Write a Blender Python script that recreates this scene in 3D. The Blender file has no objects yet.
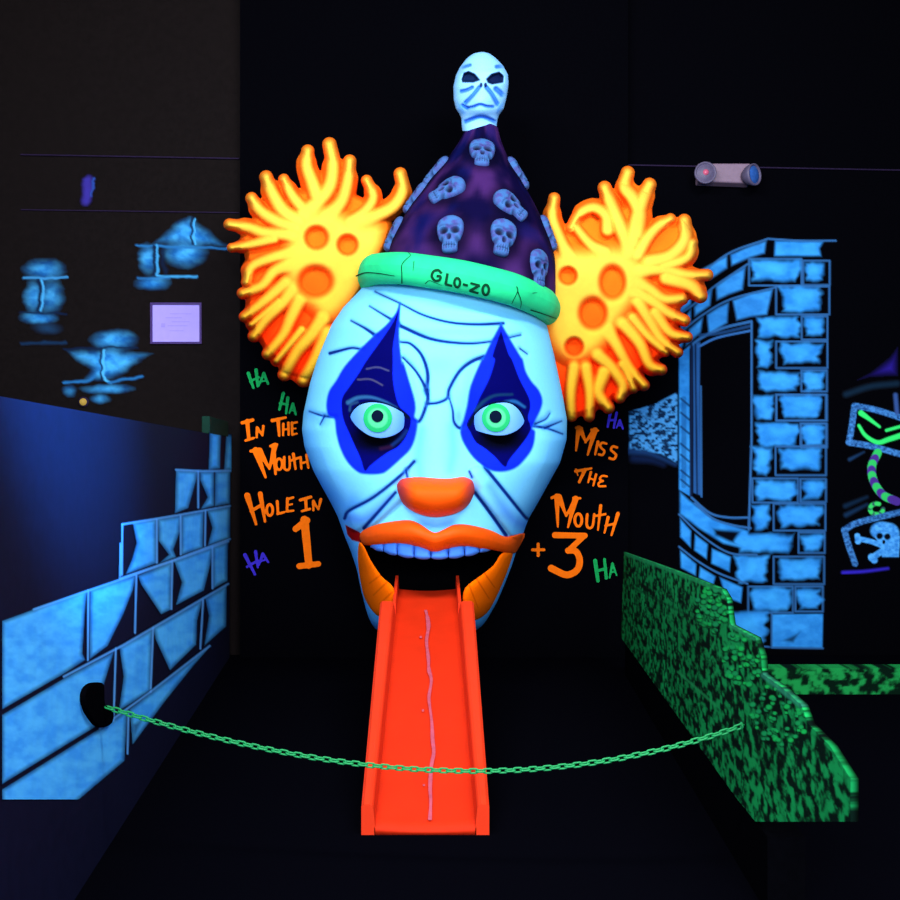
import bpy, math, random
import numpy as np
from mathutils import Vector, Matrix, Euler
from mathutils.bvhtree import BVHTree

random.seed(4)
rng = np.random.RandomState(7)
C = bpy.context.scene.collection
F, HOR, CH = 1000.0, 460.0, 1.5          # focal length in pixels, eye line, eye height

# ------------------------------------------------------------------ helpers
def at(px, py, Y):
    return ((px - 450.0) * Y / F, Y + 0 * px, CH - (py - HOR) * Y / F)

def lin(c):
    c = np.asarray(c, float) / 255.0
    return np.where(c <= 0.04045, c / 12.92, ((c + 0.055) / 1.055) ** 2.4)

def conv(x0, y0, s):
    return lambda *pts: [(x0 + x / s, y0 + y / s) for x, y in pts]

def spline(pts, n=6, closed=False):
    p = np.asarray(pts, float)
    if len(p) < 3:
        t = np.linspace(0, 1, n + 1)[:, None]
        return p[0] * (1 - t) + p[-1] * t
    q = np.vstack([p[-1:], p, p[:2]]) if closed else np.vstack([2 * p[0] - p[1], p, 2 * p[-1] - p[-2]])
    out = []
    m = len(p) if closed else len(p) - 1
    for i in range(m):
        a, b, c, d = q[i], q[i + 1], q[i + 2], q[i + 3]
        for k in range(n):
            t = k / n
            out.append(0.5 * (2 * b + (c - a) * t + (2 * a - 5 * b + 4 * c - d) * t * t + (3 * b - a - 3 * c + d) * t ** 3))
    if not closed:
        out.append(p[-1])
    return np.array(out)

def d_poly(P, poly):
    """distance to a polygon, positive inside"""
    poly = np.asarray(poly, float)
    best = np.full(len(P), 1e18)
    ins = np.zeros(len(P), bool)
    x, y = P[:, 0], P[:, 1]
    for i in range(len(poly)):
        a, b = poly[i], poly[(i + 1) % len(poly)]
        e = b - a
        w = P - a
        t = np.clip((w @ e) / max(e @ e, 1e-12), 0, 1)
        dx = w[:, 0] - e[0] * t
        dy = w[:, 1] - e[1] * t
        best = np.minimum(best, dx * dx + dy * dy)
        if a[1] != b[1]:
            c = (a[1] > y) != (b[1] > y)
            ins ^= c & (x < (b[0] - a[0]) * (y - a[1]) / (b[1] - a[1]) + a[0])
    d = np.sqrt(best)
    return np.where(ins, d, -d)

def d_line(P, pts, r0, r1=None):
    """distance inside a tapered stroke, positive inside"""
    pts = np.asarray(pts, float)
    r1 = r0 if r1 is None else r1
    n = len(pts) - 1
    best = np.full(len(P), -1e9)
    for i in range(n):
        a, b = pts[i], pts[i + 1]
        e = b - a
        w = P - a
        t = np.clip((w @ e) / max(e @ e, 1e-12), 0, 1)
        d = np.hypot(w[:, 0] - e[0] * t, w[:, 1] - e[1] * t)
        r = r0 + (r1 - r0) * (i + t) / n
        best = np.maximum(best, r - d)
    return best

def d_ell(P, cx, cy, rx, ry):
    q = np.hypot((P[:, 0] - cx) / rx, (P[:, 1] - cy) / ry)
    return (1 - q) * min(rx, ry)

def sm(x, a, b):
    t = np.clip((x - a) / (b - a), 0, 1)
    return t * t * (3 - 2 * t)

_lat = rng.rand(256, 256)
def vnoise(x, y):
    xi, yi = np.floor(x).astype(int), np.floor(y).astype(int)
    fx, fy = x - xi, y - yi
    fx, fy = fx * fx * (3 - 2 * fx), fy * fy * (3 - 2 * fy)
    g = lambda i, j: _lat[i % 256, j % 256]
    return (g(xi, yi) * (1 - fx) + g(xi + 1, yi) * fx) * (1 - fy) + (g(xi, yi + 1) * (1 - fx) + g(xi + 1, yi + 1) * fx) * fy

def fbm(x, y, o=3):
    s, a, t = 0, 1.0, 0
    for k in range(o):
        s = s + a * vnoise(x * 2 ** k + 17 * k, y * 2 ** k + 31 * k); t += a; a *= 0.5
    return s / t

def hot(r, g, b):
    """linear pigment"""
    c = np.array([r, g, b], float)
    return 255 * np.where(c <= 0.0031308, c * 12.92, 1.055 * c ** (1 / 2.4) - 0.055)

class Painter:
    """hand painting: colours laid over a set of surface points"""
    def __init__(self, P, base):
        self.P = P
        self.col = np.tile(lin(base), (len(P), 1)) if np.ndim(base) == 1 else base
        self.cov = np.zeros(len(P))
    def _box(self, pts, m):
        pts = np.asarray(pts)
        lo, hi = pts.min(0) - m, pts.max(0) + m
        return np.where((self.P[:, 0] > lo[0]) & (self.P[:, 0] < hi[0]) & (self.P[:, 1] > lo[1]) & (self.P[:, 1] < hi[1]))[0]
    def lay(self, idx, a, color):
        if callable(color):
            c = color(self.P[idx])
        else:
            c = lin(color)
        a = a[:, None]
        self.col[idx] = self.col[idx] * (1 - a) + c * a
        self.cov[idx] = np.maximum(self.cov[idx], a[:, 0])
    def poly(self, pts, color, soft=1.2, op=1.0):
        i = self._box(pts, soft + 1)
        if len(i):
            self.lay(i, op * sm(d_poly(self.P[i], pts), -soft / 2, soft / 2), color)
    def softpoly(self, pts, color, soft, op=1.0):
        i = self._box(pts, 1)
        if len(i):
            self.lay(i, op * sm(d_poly(self.P[i], pts), 0, soft), color)
    def line(self, pts, w, color, w1=None, soft=1.2, op=1.0, n=6, curve=True):
        s = spline(pts, n) if curve and len(pts) > 2 else np.asarray(pts, float)
        i = self._box(s, max(w, w1 or 0) + soft + 1)
        if len(i):
            d = d_line(self.P[i], s, w / 2, (w if w1 is None else w1) / 2)
            self.lay(i, op * sm(d, -soft / 2, soft / 2), color)
    def blob(self, cx, cy, rx, ry, color, op=1.0, soft=1.0):
        i = self._box([(cx - rx, cy - ry), (cx + rx, cy + ry)], 1)
        if len(i):
            q = np.hypot((self.P[i, 0] - cx) / rx, (self.P[i, 1] - cy) / ry)
            self.lay(i, op * (1 - sm(q, 1 - soft, 1)), color)

# ---- materials
def principled(name, color=(0.5, 0.5, 0.5), rough=0.6, spec=0.2, bump=0.0, bscale=40.0, var=0.0, attr=None, emit=None, estr=0.0, metal=0.0):
    m = bpy.data.materials.new(name)
    m.use_nodes = True
    nt = m.node_tree
    b = nt.nodes['Principled BSDF']
    b.inputs['Roughness'].default_value = rough
    b.inputs['Specular IOR Level'].default_value = spec
    b.inputs['Metallic'].default_value = metal
    tc = nt.nodes.new('ShaderNodeTexCoord')
    no = nt.nodes.new('ShaderNodeTexNoise')
    no.inputs['Scale'].default_value = bscale
    no.inputs['Detail'].default_value = 3
    nt.links.new(tc.outputs['Object'], no.inputs['Vector'])
    if attr:
        a = nt.nodes.new('ShaderNodeAttribute'); a.attribute_name = attr
        src = a.outputs['Color']
    else:
        r = nt.nodes.new('ShaderNodeRGB'); r.outputs[0].default_value = (*color, 1)
        src = r.outputs[0]
    if var > 0:
        mr = nt.nodes.new('ShaderNodeMapRange')
        mr.inputs['From Min'].default_value = 0.3; mr.inputs['From Max'].default_value = 0.7
        mr.inputs['To Min'].default_value = 1 - var; mr.inputs['To Max'].default_value = 1.0
        nt.links.new(no.outputs['Fac'], mr.inputs['Value'])
        vm = nt.nodes.new('ShaderNodeVectorMath'); vm.operation = 'SCALE'
        nt.links.new(src, vm.inputs[0]); nt.links.new(mr.outputs['Result'], vm.inputs['Scale'])
        src = vm.outputs['Vector']
    nt.links.new(src, b.inputs['Base Color'])
    if bump > 0:
        bu = nt.nodes.new('ShaderNodeBump')
        bu.inputs['Strength'].default_value = bump; bu.inputs['Distance'].default_value = 0.01
        nt.links.new(no.outputs['Fac'], bu.inputs['Height'])
        nt.links.new(bu.outputs['Normal'], b.inputs['Normal'])
    if emit is not None:
        b.inputs['Emission Color'].default_value = (*emit, 1)
        b.inputs['Emission Strength'].default_value = estr
    return m

def pm(name, rgb, **k):
    return principled(name, tuple(float(v) for v in lin(rgb)), **k)

# ---- objects
WO = {}                                   # world origin of every object
def empty(name, loc):
    o = bpy.data.objects.new(name, None); C.objects.link(o)
    o.location = loc; o.empty_display_size = 0.1
    WO[o.name] = Vector(loc)
    return o

def tag(o, label=None, cat=None, group=None, kind=None):
    if label: o['label'] = label
    if cat: o['category'] = cat
    if group: o['group'] = group
    if kind: o['kind'] = kind
    return o

def build(name, V, Fc, mat, parent=None, col=None, smooth=True, label=None):
    V = np.asarray(V, float)
    me = bpy.data.meshes.new(name)
    if parent is None:
        org = np.array([(V[:, 0].min() + V[:, 0].max()) / 2, (V[:, 1].min() + V[:, 1].max()) / 2, V[:, 2].min()])
    else:
        org = np.array((V.min(0) + V.max(0)) / 2)
    me.from_pydata((V - org).tolist(), [], [list(map(int, f)) for f in Fc])
    if smooth:
        me.polygons.foreach_set('use_smooth', [True] * len(me.polygons))
    if col is not None:
        a = me.color_attributes.new('paint', 'FLOAT_COLOR', 'POINT')
        a.data.foreach_set('color', np.hstack([np.asarray(col), np.ones((len(V), 1))]).astype(np.float32).ravel())
    me.materials.append(mat)
    me.update()
    o = bpy.data.objects.new(name, me); C.objects.link(o)
    WO[o.name] = Vector(org)
    if parent is not None:
        o.parent = parent
        o.location = Vector(org) - WO[parent.name]
    else:
        o.location = org
    if label: o['label'] = label
    return o

class MB:
    def __init__(self): self.v, self.f = [], []
    def box(self, x0, x1, y0, y1, z0, z1):
        n = len(self.v)
        self.v += [(x0, y0, z0), (x1, y0, z0), (x1, y1, z0), (x0, y1, z0), (x0, y0, z1), (x1, y0, z1), (x1, y1, z1), (x0, y1, z1)]
        self.f += [[n + i for i in q] for q in ((0, 3, 2, 1), (4, 5, 6, 7), (0, 1, 5, 4), (1, 2, 6, 5), (2, 3, 7, 6), (3, 0, 4, 7))]
        return self
    def tube(self, pts, r, seg=8, closed=False, cap=True):
        pts = [Vector(p) for p in pts]
        n = len(pts); base = len(self.v)
        rs = r if hasattr(r, '__len__') else [r] * n
        up = Vector((0.13, 0.27, 0.95))
        for i, p in enumerate(pts):
            a = pts[(i - 1) % n] if closed or i else p
            b = pts[(i + 1) % n] if closed or i < n - 1 else p
            t = (b - a).normalized()
            u = t.cross(up).normalized(); w = u.cross(t)
            for k in range(seg):
                an = 2 * math.pi * k / seg
                self.v.append(tuple(p + (u * math.cos(an) + w * math.sin(an)) * rs[i]))
        for i in range(n if closed else n - 1):
            for k in range(seg):
                j = (i + 1) % n
                self.f.append([base + i * seg + k, base + i * seg + (k + 1) % seg, base + j * seg + (k + 1) % seg, base + j * seg + k])
        if cap and not closed:
            self.f.append([base + k for k in range(seg)][::-1])
            self.f.append([base + (n - 1) * seg + k for k in range(seg)])
        return self
    def lathe(self, prof, M, seg=48, a0=0, a1=2 * math.pi):
        full = abs(a1 - a0 - 2 * math.pi) < 1e-6
        base = len(self.v); cols = seg if full else seg + 1
        for r, z in prof:
            for k in range(cols):
                an = a0 + (a1 - a0) * k / seg
                self.v.append(tuple(M @ Vector((r * math.cos(an), r * math.sin(an), z))))
        for i in range(len(prof) - 1):
            for k in range(seg):
                k2 = (k + 1) % cols
                self.f.append([base + i * cols + k, base + i * cols + k2, base + (i + 1) * cols + k2, base + (i + 1) * cols + k])
        return self
    def make(self, name, mat, parent=None, smooth=False, bevel=0.0, **k):
        o = build(name, self.v, self.f, mat, parent, smooth=smooth, **k)
        if bevel:
            b = o.modifiers.new('bevel', 'BEVEL'); b.width = bevel; b.segments = 3; b.limit_method = 'ANGLE'
        return o

def relief(name, fn, bbox, step, front, back, mat, parent, color=None, label=None, bdark=1.0):
    """a solid with the outline fn(P)=0: front(P,d) and back(P,d) give its two skins in the world (Nx3)"""
    x0, y0, x1, y1 = bbox
    nx, ny = int((x1 - x0) / step) + 2, int((y1 - y0) / step) + 2
    gx, gy = np.meshgrid(x0 + np.arange(nx) * step, y0 + np.arange(ny) * step)
    P = np.stack([gx.ravel(), gy.ravel()], 1)
    d = fn(P)
    D = d.reshape(ny, nx)
    ins = D > 0
    cell = ins[:-1, :-1] | ins[1:, :-1] | ins[:-1, 1:] | ins[1:, 1:]
    jj, ii = np.where(cell)
    q = np.stack([jj * nx + ii, jj * nx + ii + 1, (jj + 1) * nx + ii + 1, (jj + 1) * nx + ii], 1)
    used = np.unique(q)
    remap = np.full(nx * ny, -1); remap[used] = np.arange(len(used))
    q = remap[q]
    P = P[used]; d = d[used]
    out = d <= 0
    for _ in range(3):                     # pull the rim onto the outline
        Q = P[out]
        if not len(Q): break
        e = 0.05 * step
        f0 = fn(Q)
        g = np.stack([(fn(Q + [e, 0]) - f0) / e, (fn(Q + [0, e]) - f0) / e], 1)
        g /= np.maximum((g * g).sum(1, keepdims=True), 1e-6)
        mv = -(f0[:, None]) * g
        ln = np.linalg.norm(mv, axis=1, keepdims=True)
        mv *= np.minimum(1, 1.5 * step / np.maximum(ln, 1e-9))
        P[out] = Q + mv
    d = np.maximum(fn(P), 0)
    Vf = front(P, d); n = len(P)
    faces = q.tolist()
    V = Vf
    if back is not None:
        Vb = back(P, d)
        V = np.vstack([Vf, Vb])
        faces += (q[:, ::-1] + n).tolist()
        cnt = {}
        for a in q:
            for k in range(4):
                e = (int(a[k]), int(a[(k + 1) % 4]))
                if (e[1], e[0]) in cnt: del cnt[(e[1], e[0])]
                else: cnt[e] = 1
        faces += [[e[1], e[0], e[0] + n, e[1] + n] for e in cnt]
    col = None
    if color is not None:
        c = color(P, d)
        col = np.vstack([c, c * bdark]) if back is not None else c
    return build(name, V, faces, mat, parent, col=col, label=label)

def px3(P, Y):
    X, Yy, Z = at(P[:, 0], P[:, 1], Y)
    return np.stack([X, Yy, Z], 1)

def ribbon(MBo, pts, w0, w1, place, n=5, curve=True, cap=True):
    """flat brush stroke through pts, laid on a surface by place(px,py)"""
    s = spline(pts, n) if curve and len(pts) > 2 else spline([pts[0], pts[-1]], 4) if len(pts) == 2 else np.asarray(pts, float)
    m = len(s); base = len(MBo.v)
    for i in range(m):
        t = s[min(i + 1, m - 1)] - s[max(i - 1, 0)]
        t = t / max(np.linalg.norm(t), 1e-9)
        nn = np.array([-t[1], t[0]])
        w = (w0 + (w1 - w0) * i / (m - 1)) / 2
        c = s[i]
        if i == 0: c = c - t * w * 0.3
        if i == m - 1: c = c + t * w * 0.3
        for sg in (1, 0, -1):
            MBo.v.append(tuple(place(*(c + nn * w * sg))))
    for i in range(m - 1):
        for k in range(2):
            a = base + i * 3 + k
            MBo.f.append([a, a + 1, a + 4, a + 3])

# ------------------------------------------------------------------ materials
M_black = pm('black_wall_paint', (4, 4, 7), rough=1.0, spec=0.0, bump=0.1, bscale=60, var=0.2)
M_amberlit = pm('amber_lit_wall_paint', (18, 13, 13), rough=0.85, spec=0.05, bump=0.1, bscale=30, var=0.25)  # amber light on the left wall put into its brown tone
M_floor = pm('black_carpet', (5, 5, 10), rough=1.0, spec=0.0, bump=0.3, bscale=220, var=0.4)
M_paint = principled('blacklight_paint', rough=0.8, spec=0.02, attr='paint', bump=0.08, bscale=55, var=0.04)
M_mural = principled('mural_paint', rough=0.9, spec=0.03, attr='paint', var=0.08, bscale=14)
M_nose = principled('orange_nose_paint', rough=0.6, spec=0.08, attr='paint')
M_lip2 = pm('light_orange_lip_paint', hot(0.95, 0.15, 0.0), rough=0.7, spec=0.05, bump=0.1, bscale=25, var=0.08)
M_lip = pm('orange_lip_paint', hot(0.88, 0.085, 0.0), rough=0.6, spec=0.15, bump=0.1, bscale=25, var=0.08)
M_tooth = pm('tooth_paint', hot(0.06, 0.24, 0.8), rough=0.6, spec=0.15, bump=0.05)
M_dark = pm('matt_black', (4, 4, 6), rough=0.95, spec=0.0, var=0.2)
M_green = pm('mint_green_paint', hot(0.016, 0.62, 0.22), rough=0.7, spec=0.12, bump=0.25, bscale=14, var=0.12)
M_letgreen = pm('dark_green_paint', (8, 60, 36), rough=0.8, spec=0.05)
M_eye = principled('eye_white_paint', rough=0.6, spec=0.06, attr='paint')
M_iris = principled('iris_green_paint', rough=0.6, spec=0.06, attr='paint')
M_pupil = pm('pupil_paint', (3, 16, 36), rough=0.7, spec=0.02, var=0.1)
M_skull = principled('glow_white_paint', rough=0.7, spec=0.1, attr='paint')
M_chute = pm('red_orange_plastic', hot(0.62, 0.024, 0.004), rough=0.6, spec=0.06, bump=0.04, bscale=8, var=0.1)
M_rail = pm('red_orange_rail_plastic', hot(0.72, 0.036, 0.008), rough=0.6, spec=0.08, var=0.08, bscale=9)
M_streak = pm('pink_white_scuff', hot(0.5, 0.08, 0.12), rough=0.7, spec=0.1, var=0.25, bscale=40)
M_orange = pm('orange_lettering_paint', (255, 112, 8), rough=0.85, spec=0.05, var=0.12, bscale=30)
M_gl = pm('green_lettering_paint', (22, 160, 80), rough=0.85, spec=0.05, var=0.25, bscale=30)
M_pl = pm('violet_lettering_paint', (66, 50, 205), rough=0.85, spec=0.05, var=0.25, bscale=30)
M_chain = pm('green_chain_plastic', (18, 140, 72), rough=0.5, spec=0.3, var=0.1)
M_part = pm('dark_blue_partition_paint', (15, 16, 38), rough=0.7, spec=0.05, bump=0.05, bscale=20, var=0.2)
M_cap = pm('dark_green_block_paint', (12, 44, 34), rough=0.8, spec=0.08, var=0.3, bscale=20)
M_house = pm('grey_pink_plastic', (122, 100, 118), rough=0.5, spec=0.2, var=0.12, bscale=30)
M_lens = pm('blue_lamp_lens', (45, 90, 165), rough=0.15, spec=0.5, var=0.3, bscale=40)
M_bulb = pm('pinkish_bulb', (200, 90, 120), rough=0.3, spec=0.5, var=0.3)
M_bezel = pm('grey_lamp_bezel', (86, 78, 104), rough=0.5, spec=0.3, var=0.2)
M_paper = pm('violet_white_paper', (160, 144, 228), rough=0.9, spec=0.03, var=0.05, bscale=20)
M_frame = pm('dark_purple_frame', (60, 34, 100), rough=0.5, spec=0.2, var=0.2)
M_ink = pm('paper_ink', (150, 135, 225), rough=0.9, spec=0.0, var=0.1)
M_seam = pm('dark_violet_trim', (34, 22, 50), rough=0.7, spec=0.1, var=0.3)
M_amber = pm('amber_lamp', (120, 90, 30), emit=(1.0, 0.7, 0.15), estr=0.3, var=0.1)

# ------------------------------------------------------------------ the room
YB = 7.7                                   # back wall
def struct(name, mb, mat):
    o = mb.make(name, mat); o['kind'] = 'structure'; return o
struct('floor', MB().box(-6, 6, -3, YB, -0.1, 0), M_floor)
struct('ceiling', MB().box(-6, 6, -3, YB, 5.6, 5.7), M_black)
wall_left = struct('wall_left', MB().box(-6.1, -6, -3, YB, 0, 5.6), M_black)
wall_right = struct('wall_right', MB().box(6, 6.1, -3, YB, 0, 5.6), M_black)
wall_back = struct('wall_back', MB().box(-6, -1.3, YB, YB + 0.1, 0, 5.6), M_amberlit)
wall_backr = struct('wall_back_right', MB().box(-1.3, 6, YB, YB + 0.1, 0, 5.6), M_black)
# two faint rails across the wall
zt = CH + 0.301 * YB
struct('trim_1', MB().tube([(-3.3, YB - 0.012, zt + 0.03), (-1.62, YB - 0.012, zt)], 0.006).tube([(1.37, YB - 0.012, zt - 0.05), (4, YB - 0.012, zt - 0.1)], 0.006), M_seam)
struct('trim_2', MB().tube([(-3.3, YB - 0.008, CH + 0.25 * YB), (-1.62, YB - 0.008, CH + 0.247 * YB)], 0.005), M_seam)

# backdrop board behind the clown, with the painted words
YP = 7.6
board = empty('backdrop_board', (0, YP + 0.04, 0))
tag(board, 'tall black board behind the clown with orange scoring words painted on it', 'board')
MB().box((240 - 450) * YP / F, (628 - 450) * YP / F, YP, YB - 0.002, 0, 5.5).make('panel', M_black, board)

def word(strokes, sc, mat, label, name='painted_word'):
    segs = []
    for st in strokes:
        pts = sc(*st[0]); w0 = st[1] / S[0]; w1 = (st[2] if len(st) > 2 else st[1]) / S[0]
        segs.append((spline(pts, 5) if len(pts) > 2 else np.array(pts, float), w0 / 2, w1 / 2))
    al = np.vstack([a for a, b, c in segs]); lo, hi = al.min(0) - 5, al.max(0) + 5
    def fn(P):
        d = np.full(len(P), -1e9)
        for a, b, c in segs:
            d = np.maximum(d, d_line(P, a, b, c))
        return d
    return relief(name, fn, (lo[0], lo[1], hi[0], hi[1]), 0.45, lambda P, d: px3(P, YP - 0.004), None, mat, board, label=label)
def oval(cx, cy, rx, ry):
    return [(cx + rx * math.cos(a), cy + ry * math.sin(a)) for a in np.linspace(-1.2, 2 * math.pi - 1.2, 13)]
S = [3.6]
A = conv(220, 350, 3.6)
word([([(102, 84), (120, 136)], 13, 9), ([(130, 72), (136, 130)], 13, 9), ([(108, 113), (140, 98)], 8), ([(140, 128), (158, 84)], 6, 11), ([(158, 84), (173, 122)], 11, 8), ([(146, 114), (168, 110)], 6)], A, M_gl, 'green painted laugh by the left hair, topmost')
word([([(228, 156), (214, 214)], 12, 9), ([(244, 172), (238, 228)], 12, 8), ([(215, 192), (244, 196)], 8), ([(250, 226), (262, 194)], 6, 10), ([(262, 194), (273, 232)], 10, 8), ([(254, 218), (270, 217)], 6)], A, M_gl, 'green painted laugh below the left hair')
word([([(80, 262), (118, 252)], 12), ([(98, 256), (104, 322)], 16, 11), ([(92, 326), (121, 317)], 9), ([(132, 314), (134, 280)], 8, 11), ([(134, 280), (153, 308)], 11, 7), ([(153, 308), (156, 274)], 7, 10),
      ([(188, 254), (236, 243)], 13, 9), ([(209, 250), (213, 308)], 14, 9), ([(228, 266), (227, 306)], 10, 8), ([(246, 262), (247, 305)], 10, 8), ([(228, 287), (246, 284)], 7), ([(259, 262), (260, 305)], 10, 8), ([(259, 264), (277, 260)], 8), ([(259, 284), (272, 282)], 6), ([(260, 305), (276, 301)], 7)], A, M_orange, 'upper left words above the large orange M')
word([([(112, 364), (134, 358)], 12), ([(128, 362), (164, 458)], 24, 9), ([(142, 362), (178, 428)], 22, 8), ([(198, 344), (178, 428)], 20, 8), ([(192, 344), (200, 446)], 16, 9), ([(182, 346), (204, 340)], 10),
      (oval(213, 411, 11, 20), 9), ([(231, 386), (232, 424), (242, 432), (251, 422), (250, 384)], 10, 8), ([(256, 398), (284, 388)], 9), ([(264, 374), (272, 428)], 11, 8), ([(290, 386), (293, 427)], 10, 8), ([(311, 378), (318, 424)], 10, 8), ([(292, 408), (313, 402)], 8)], A, M_orange, 'orange word on the left with a large jagged M')
word([([(98, 524), (130, 627)], 22, 9), ([(145, 518), (162, 617)], 18, 9), ([(112, 580), (152, 556)], 12), (oval(179, 576, 11, 20), 10), ([(206, 545), (209, 590)], 11, 9), ([(207, 590), (231, 584)], 9), ([(243, 535), (241, 581)], 11, 9), ([(243, 537), (263, 531)], 9), ([(242, 559), (259, 555)], 7), ([(241, 581), (264, 578)], 8),
      ([(289, 540), (327, 529)], 11), ([(308, 535), (311, 576)], 12, 10), ([(295, 580), (324, 572)], 9), ([(336, 577), (336, 544)], 8, 10), ([(336, 544), (354, 574)], 10, 7), ([(354, 574), (363, 538)], 7, 11)], A, M_orange, 'orange words on the left above the numeral one')
word([([(272, 644), (312, 614)], 22, 26), ([(304, 612), (320, 774)], 30, 26), ([(286, 778), (354, 770)], 22, 20)], A, M_orange, 'large orange numeral 1', 'painted_numeral')
word([([(90, 738), (126, 808)], 14, 9), ([(128, 726), (136, 782)], 12, 8), ([(98, 780), (136, 758)], 9), ([(140, 774), (154, 734)], 7, 11), ([(154, 734), (174, 764)], 11, 7), ([(144, 762), (166, 754)], 6)], A, M_pl, 'violet painted laugh at lower left')
S = [4.286]
B = conv(520, 390, 4.286)
word([([(388, 92), (376, 158)], 14, 9), ([(414, 98), (402, 162)], 12, 9), ([(380, 130), (410, 128)], 10), ([(414, 162), (428, 130)], 6, 11), ([(428, 130), (441, 166)], 11, 8), ([(418, 152), (436, 152)], 7)], B, M_pl, 'violet painted laugh under the right hair')
word([([(240, 162), (264, 164)], 12), ([(252, 162), (240, 260)], 22, 8), ([(258, 166), (282, 224)], 22, 9), ([(318, 172), (280, 224)], 20, 9), ([(322, 172), (290, 278)], 24, 8), ([(306, 170), (334, 174)], 10), ([(334, 222), (322, 276)], 13, 9),
      ([(370, 230), (352, 226), (344, 240), (352, 252), (362, 262), (354, 278), (338, 276)], 10), ([(416, 246), (398, 242), (390, 256), (402, 268), (412, 280), (402, 296), (384, 292)], 11)], B, M_orange, 'upper right orange word starting with a jagged M')
word([([(238, 348), (306, 336)], 13, 9), ([(240, 340), (248, 366)], 8, 5), ([(278, 342), (254, 394)], 16, 12), ([(304, 352), (292, 396)], 11, 8), ([(326, 362), (314, 410)], 11, 8), ([(298, 378), (320, 386)], 8), ([(372, 370), (352, 368), (342, 382), (356, 390)], 9), ([(356, 390), (338, 398), (340, 412), (366, 412)], 9)], B, M_orange, 'small orange word in the middle of the right side')
word([([(136, 462), (166, 452)], 12, 16), ([(158, 456), (162, 586)], 24, 8), ([(168, 458), (198, 540)], 24, 9), ([(240, 466), (198, 540)], 22, 9), ([(238, 466), (206, 588)], 26, 9), ([(228, 462), (258, 464)], 10),
      (oval(250, 557, 15, 27), 12), ([(288, 534), (286, 578), (298, 592), (312, 580), (318, 532)], 12, 10), ([(322, 540), (366, 532)], 10), ([(346, 496), (334, 600)], 14, 8), ([(378, 546), (362, 612)], 14, 8), ([(420, 530), (392, 622)], 16, 9), ([(366, 582), (408, 572)], 10)], B, M_orange, 'orange word above the numeral three')
word([([(150, 622), (278, 624)], 26, 24), ([(272, 628), (206, 690)], 24), ([(206, 688), (240, 692), (256, 730), (244, 772), (198, 792), (134, 764)], 26, 30)], B, M_orange, 'large orange numeral 3', 'painted_numeral')
word([([(54, 685), (102, 685)], 13), ([(78, 660), (78, 710)], 13)], B, M_orange, 'small orange plus sign', 'painted_numeral')
word([([(322, 732), (334, 818)], 17, 15), ([(362, 726), (370, 806)], 12, 14), ([(326, 778), (368, 764)], 12), ([(384, 804), (396, 744)], 8, 11), ([(396, 744), (414, 794)], 11, 6), ([(388, 782), (408, 778)], 7)], B, M_gl, 'green painted laugh at lower right')

# ------------------------------------------------------------------ murals
def mural(name, bbox, step, plane, base, paint, parent, keep=0.03, label=None, mask=None, warp=0.0):
    x0, y0, x1, y1 = bbox
    nx, ny = int((x1 - x0) / step) + 1, int((y1 - y0) / step) + 1
    gx, gy = np.meshgrid(x0 + np.arange(nx) * step, y0 + np.arange(ny) * step)
    P = np.stack([gx.ravel(), gy.ravel()], 1)
    Pw = P
    if warp:
        Pw = P + warp * np.stack([fbm(P[:, 0] * .05 + 3, P[:, 1] * .16, 3) - .5, fbm(P[:, 0] * .09, P[:, 1] * .1 + 60, 3) - .5], 1) * [1.3, 0.9]
    pt = Painter(Pw, base)
    paint(pt)
    cov = pt.cov.reshape(ny, nx) > keep
    cell = cov[:-1, :-1] | cov[1:, :-1] | cov[:-1, 1:] | cov[1:, 1:]
    if mask is not None:
        m = mask(P).reshape(ny, nx)
        cell &= m[:-1, :-1] & m[1:, :-1] & m[:-1, 1:] & m[1:, 1:]
    jj, ii = np.where(cell)
    q = np.stack([jj * nx + ii, (jj + 1) * nx + ii, (jj + 1) * nx + ii + 1, jj * nx + ii + 1], 1)
    used = np.unique(q)
    remap = np.full(nx * ny, -1); remap[used] = np.arange(len(used))
    V = plane(P[used])
    return build(name, V, remap[q], M_mural, parent, col=pt.col[used], label=label)

def on_back(P):
    return px3(P, YB - 0.003)
def stone(c0, c1, sc=0.09, seed=0):
    a, b = lin(c0), lin(c1)
    def f(P):
        n = fbm(P[:, 0] * sc + seed, P[:, 1] * sc * 1.4 + seed, 4)[:, None]
        n = np.clip((n - 0.25) * 2, 0, 1)
        return a * (1 - n) + b * n
    return f
BL = stone((38, 126, 205), (56, 156, 235))
DK = (4, 6, 16)
LN = (44, 96, 152)

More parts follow.
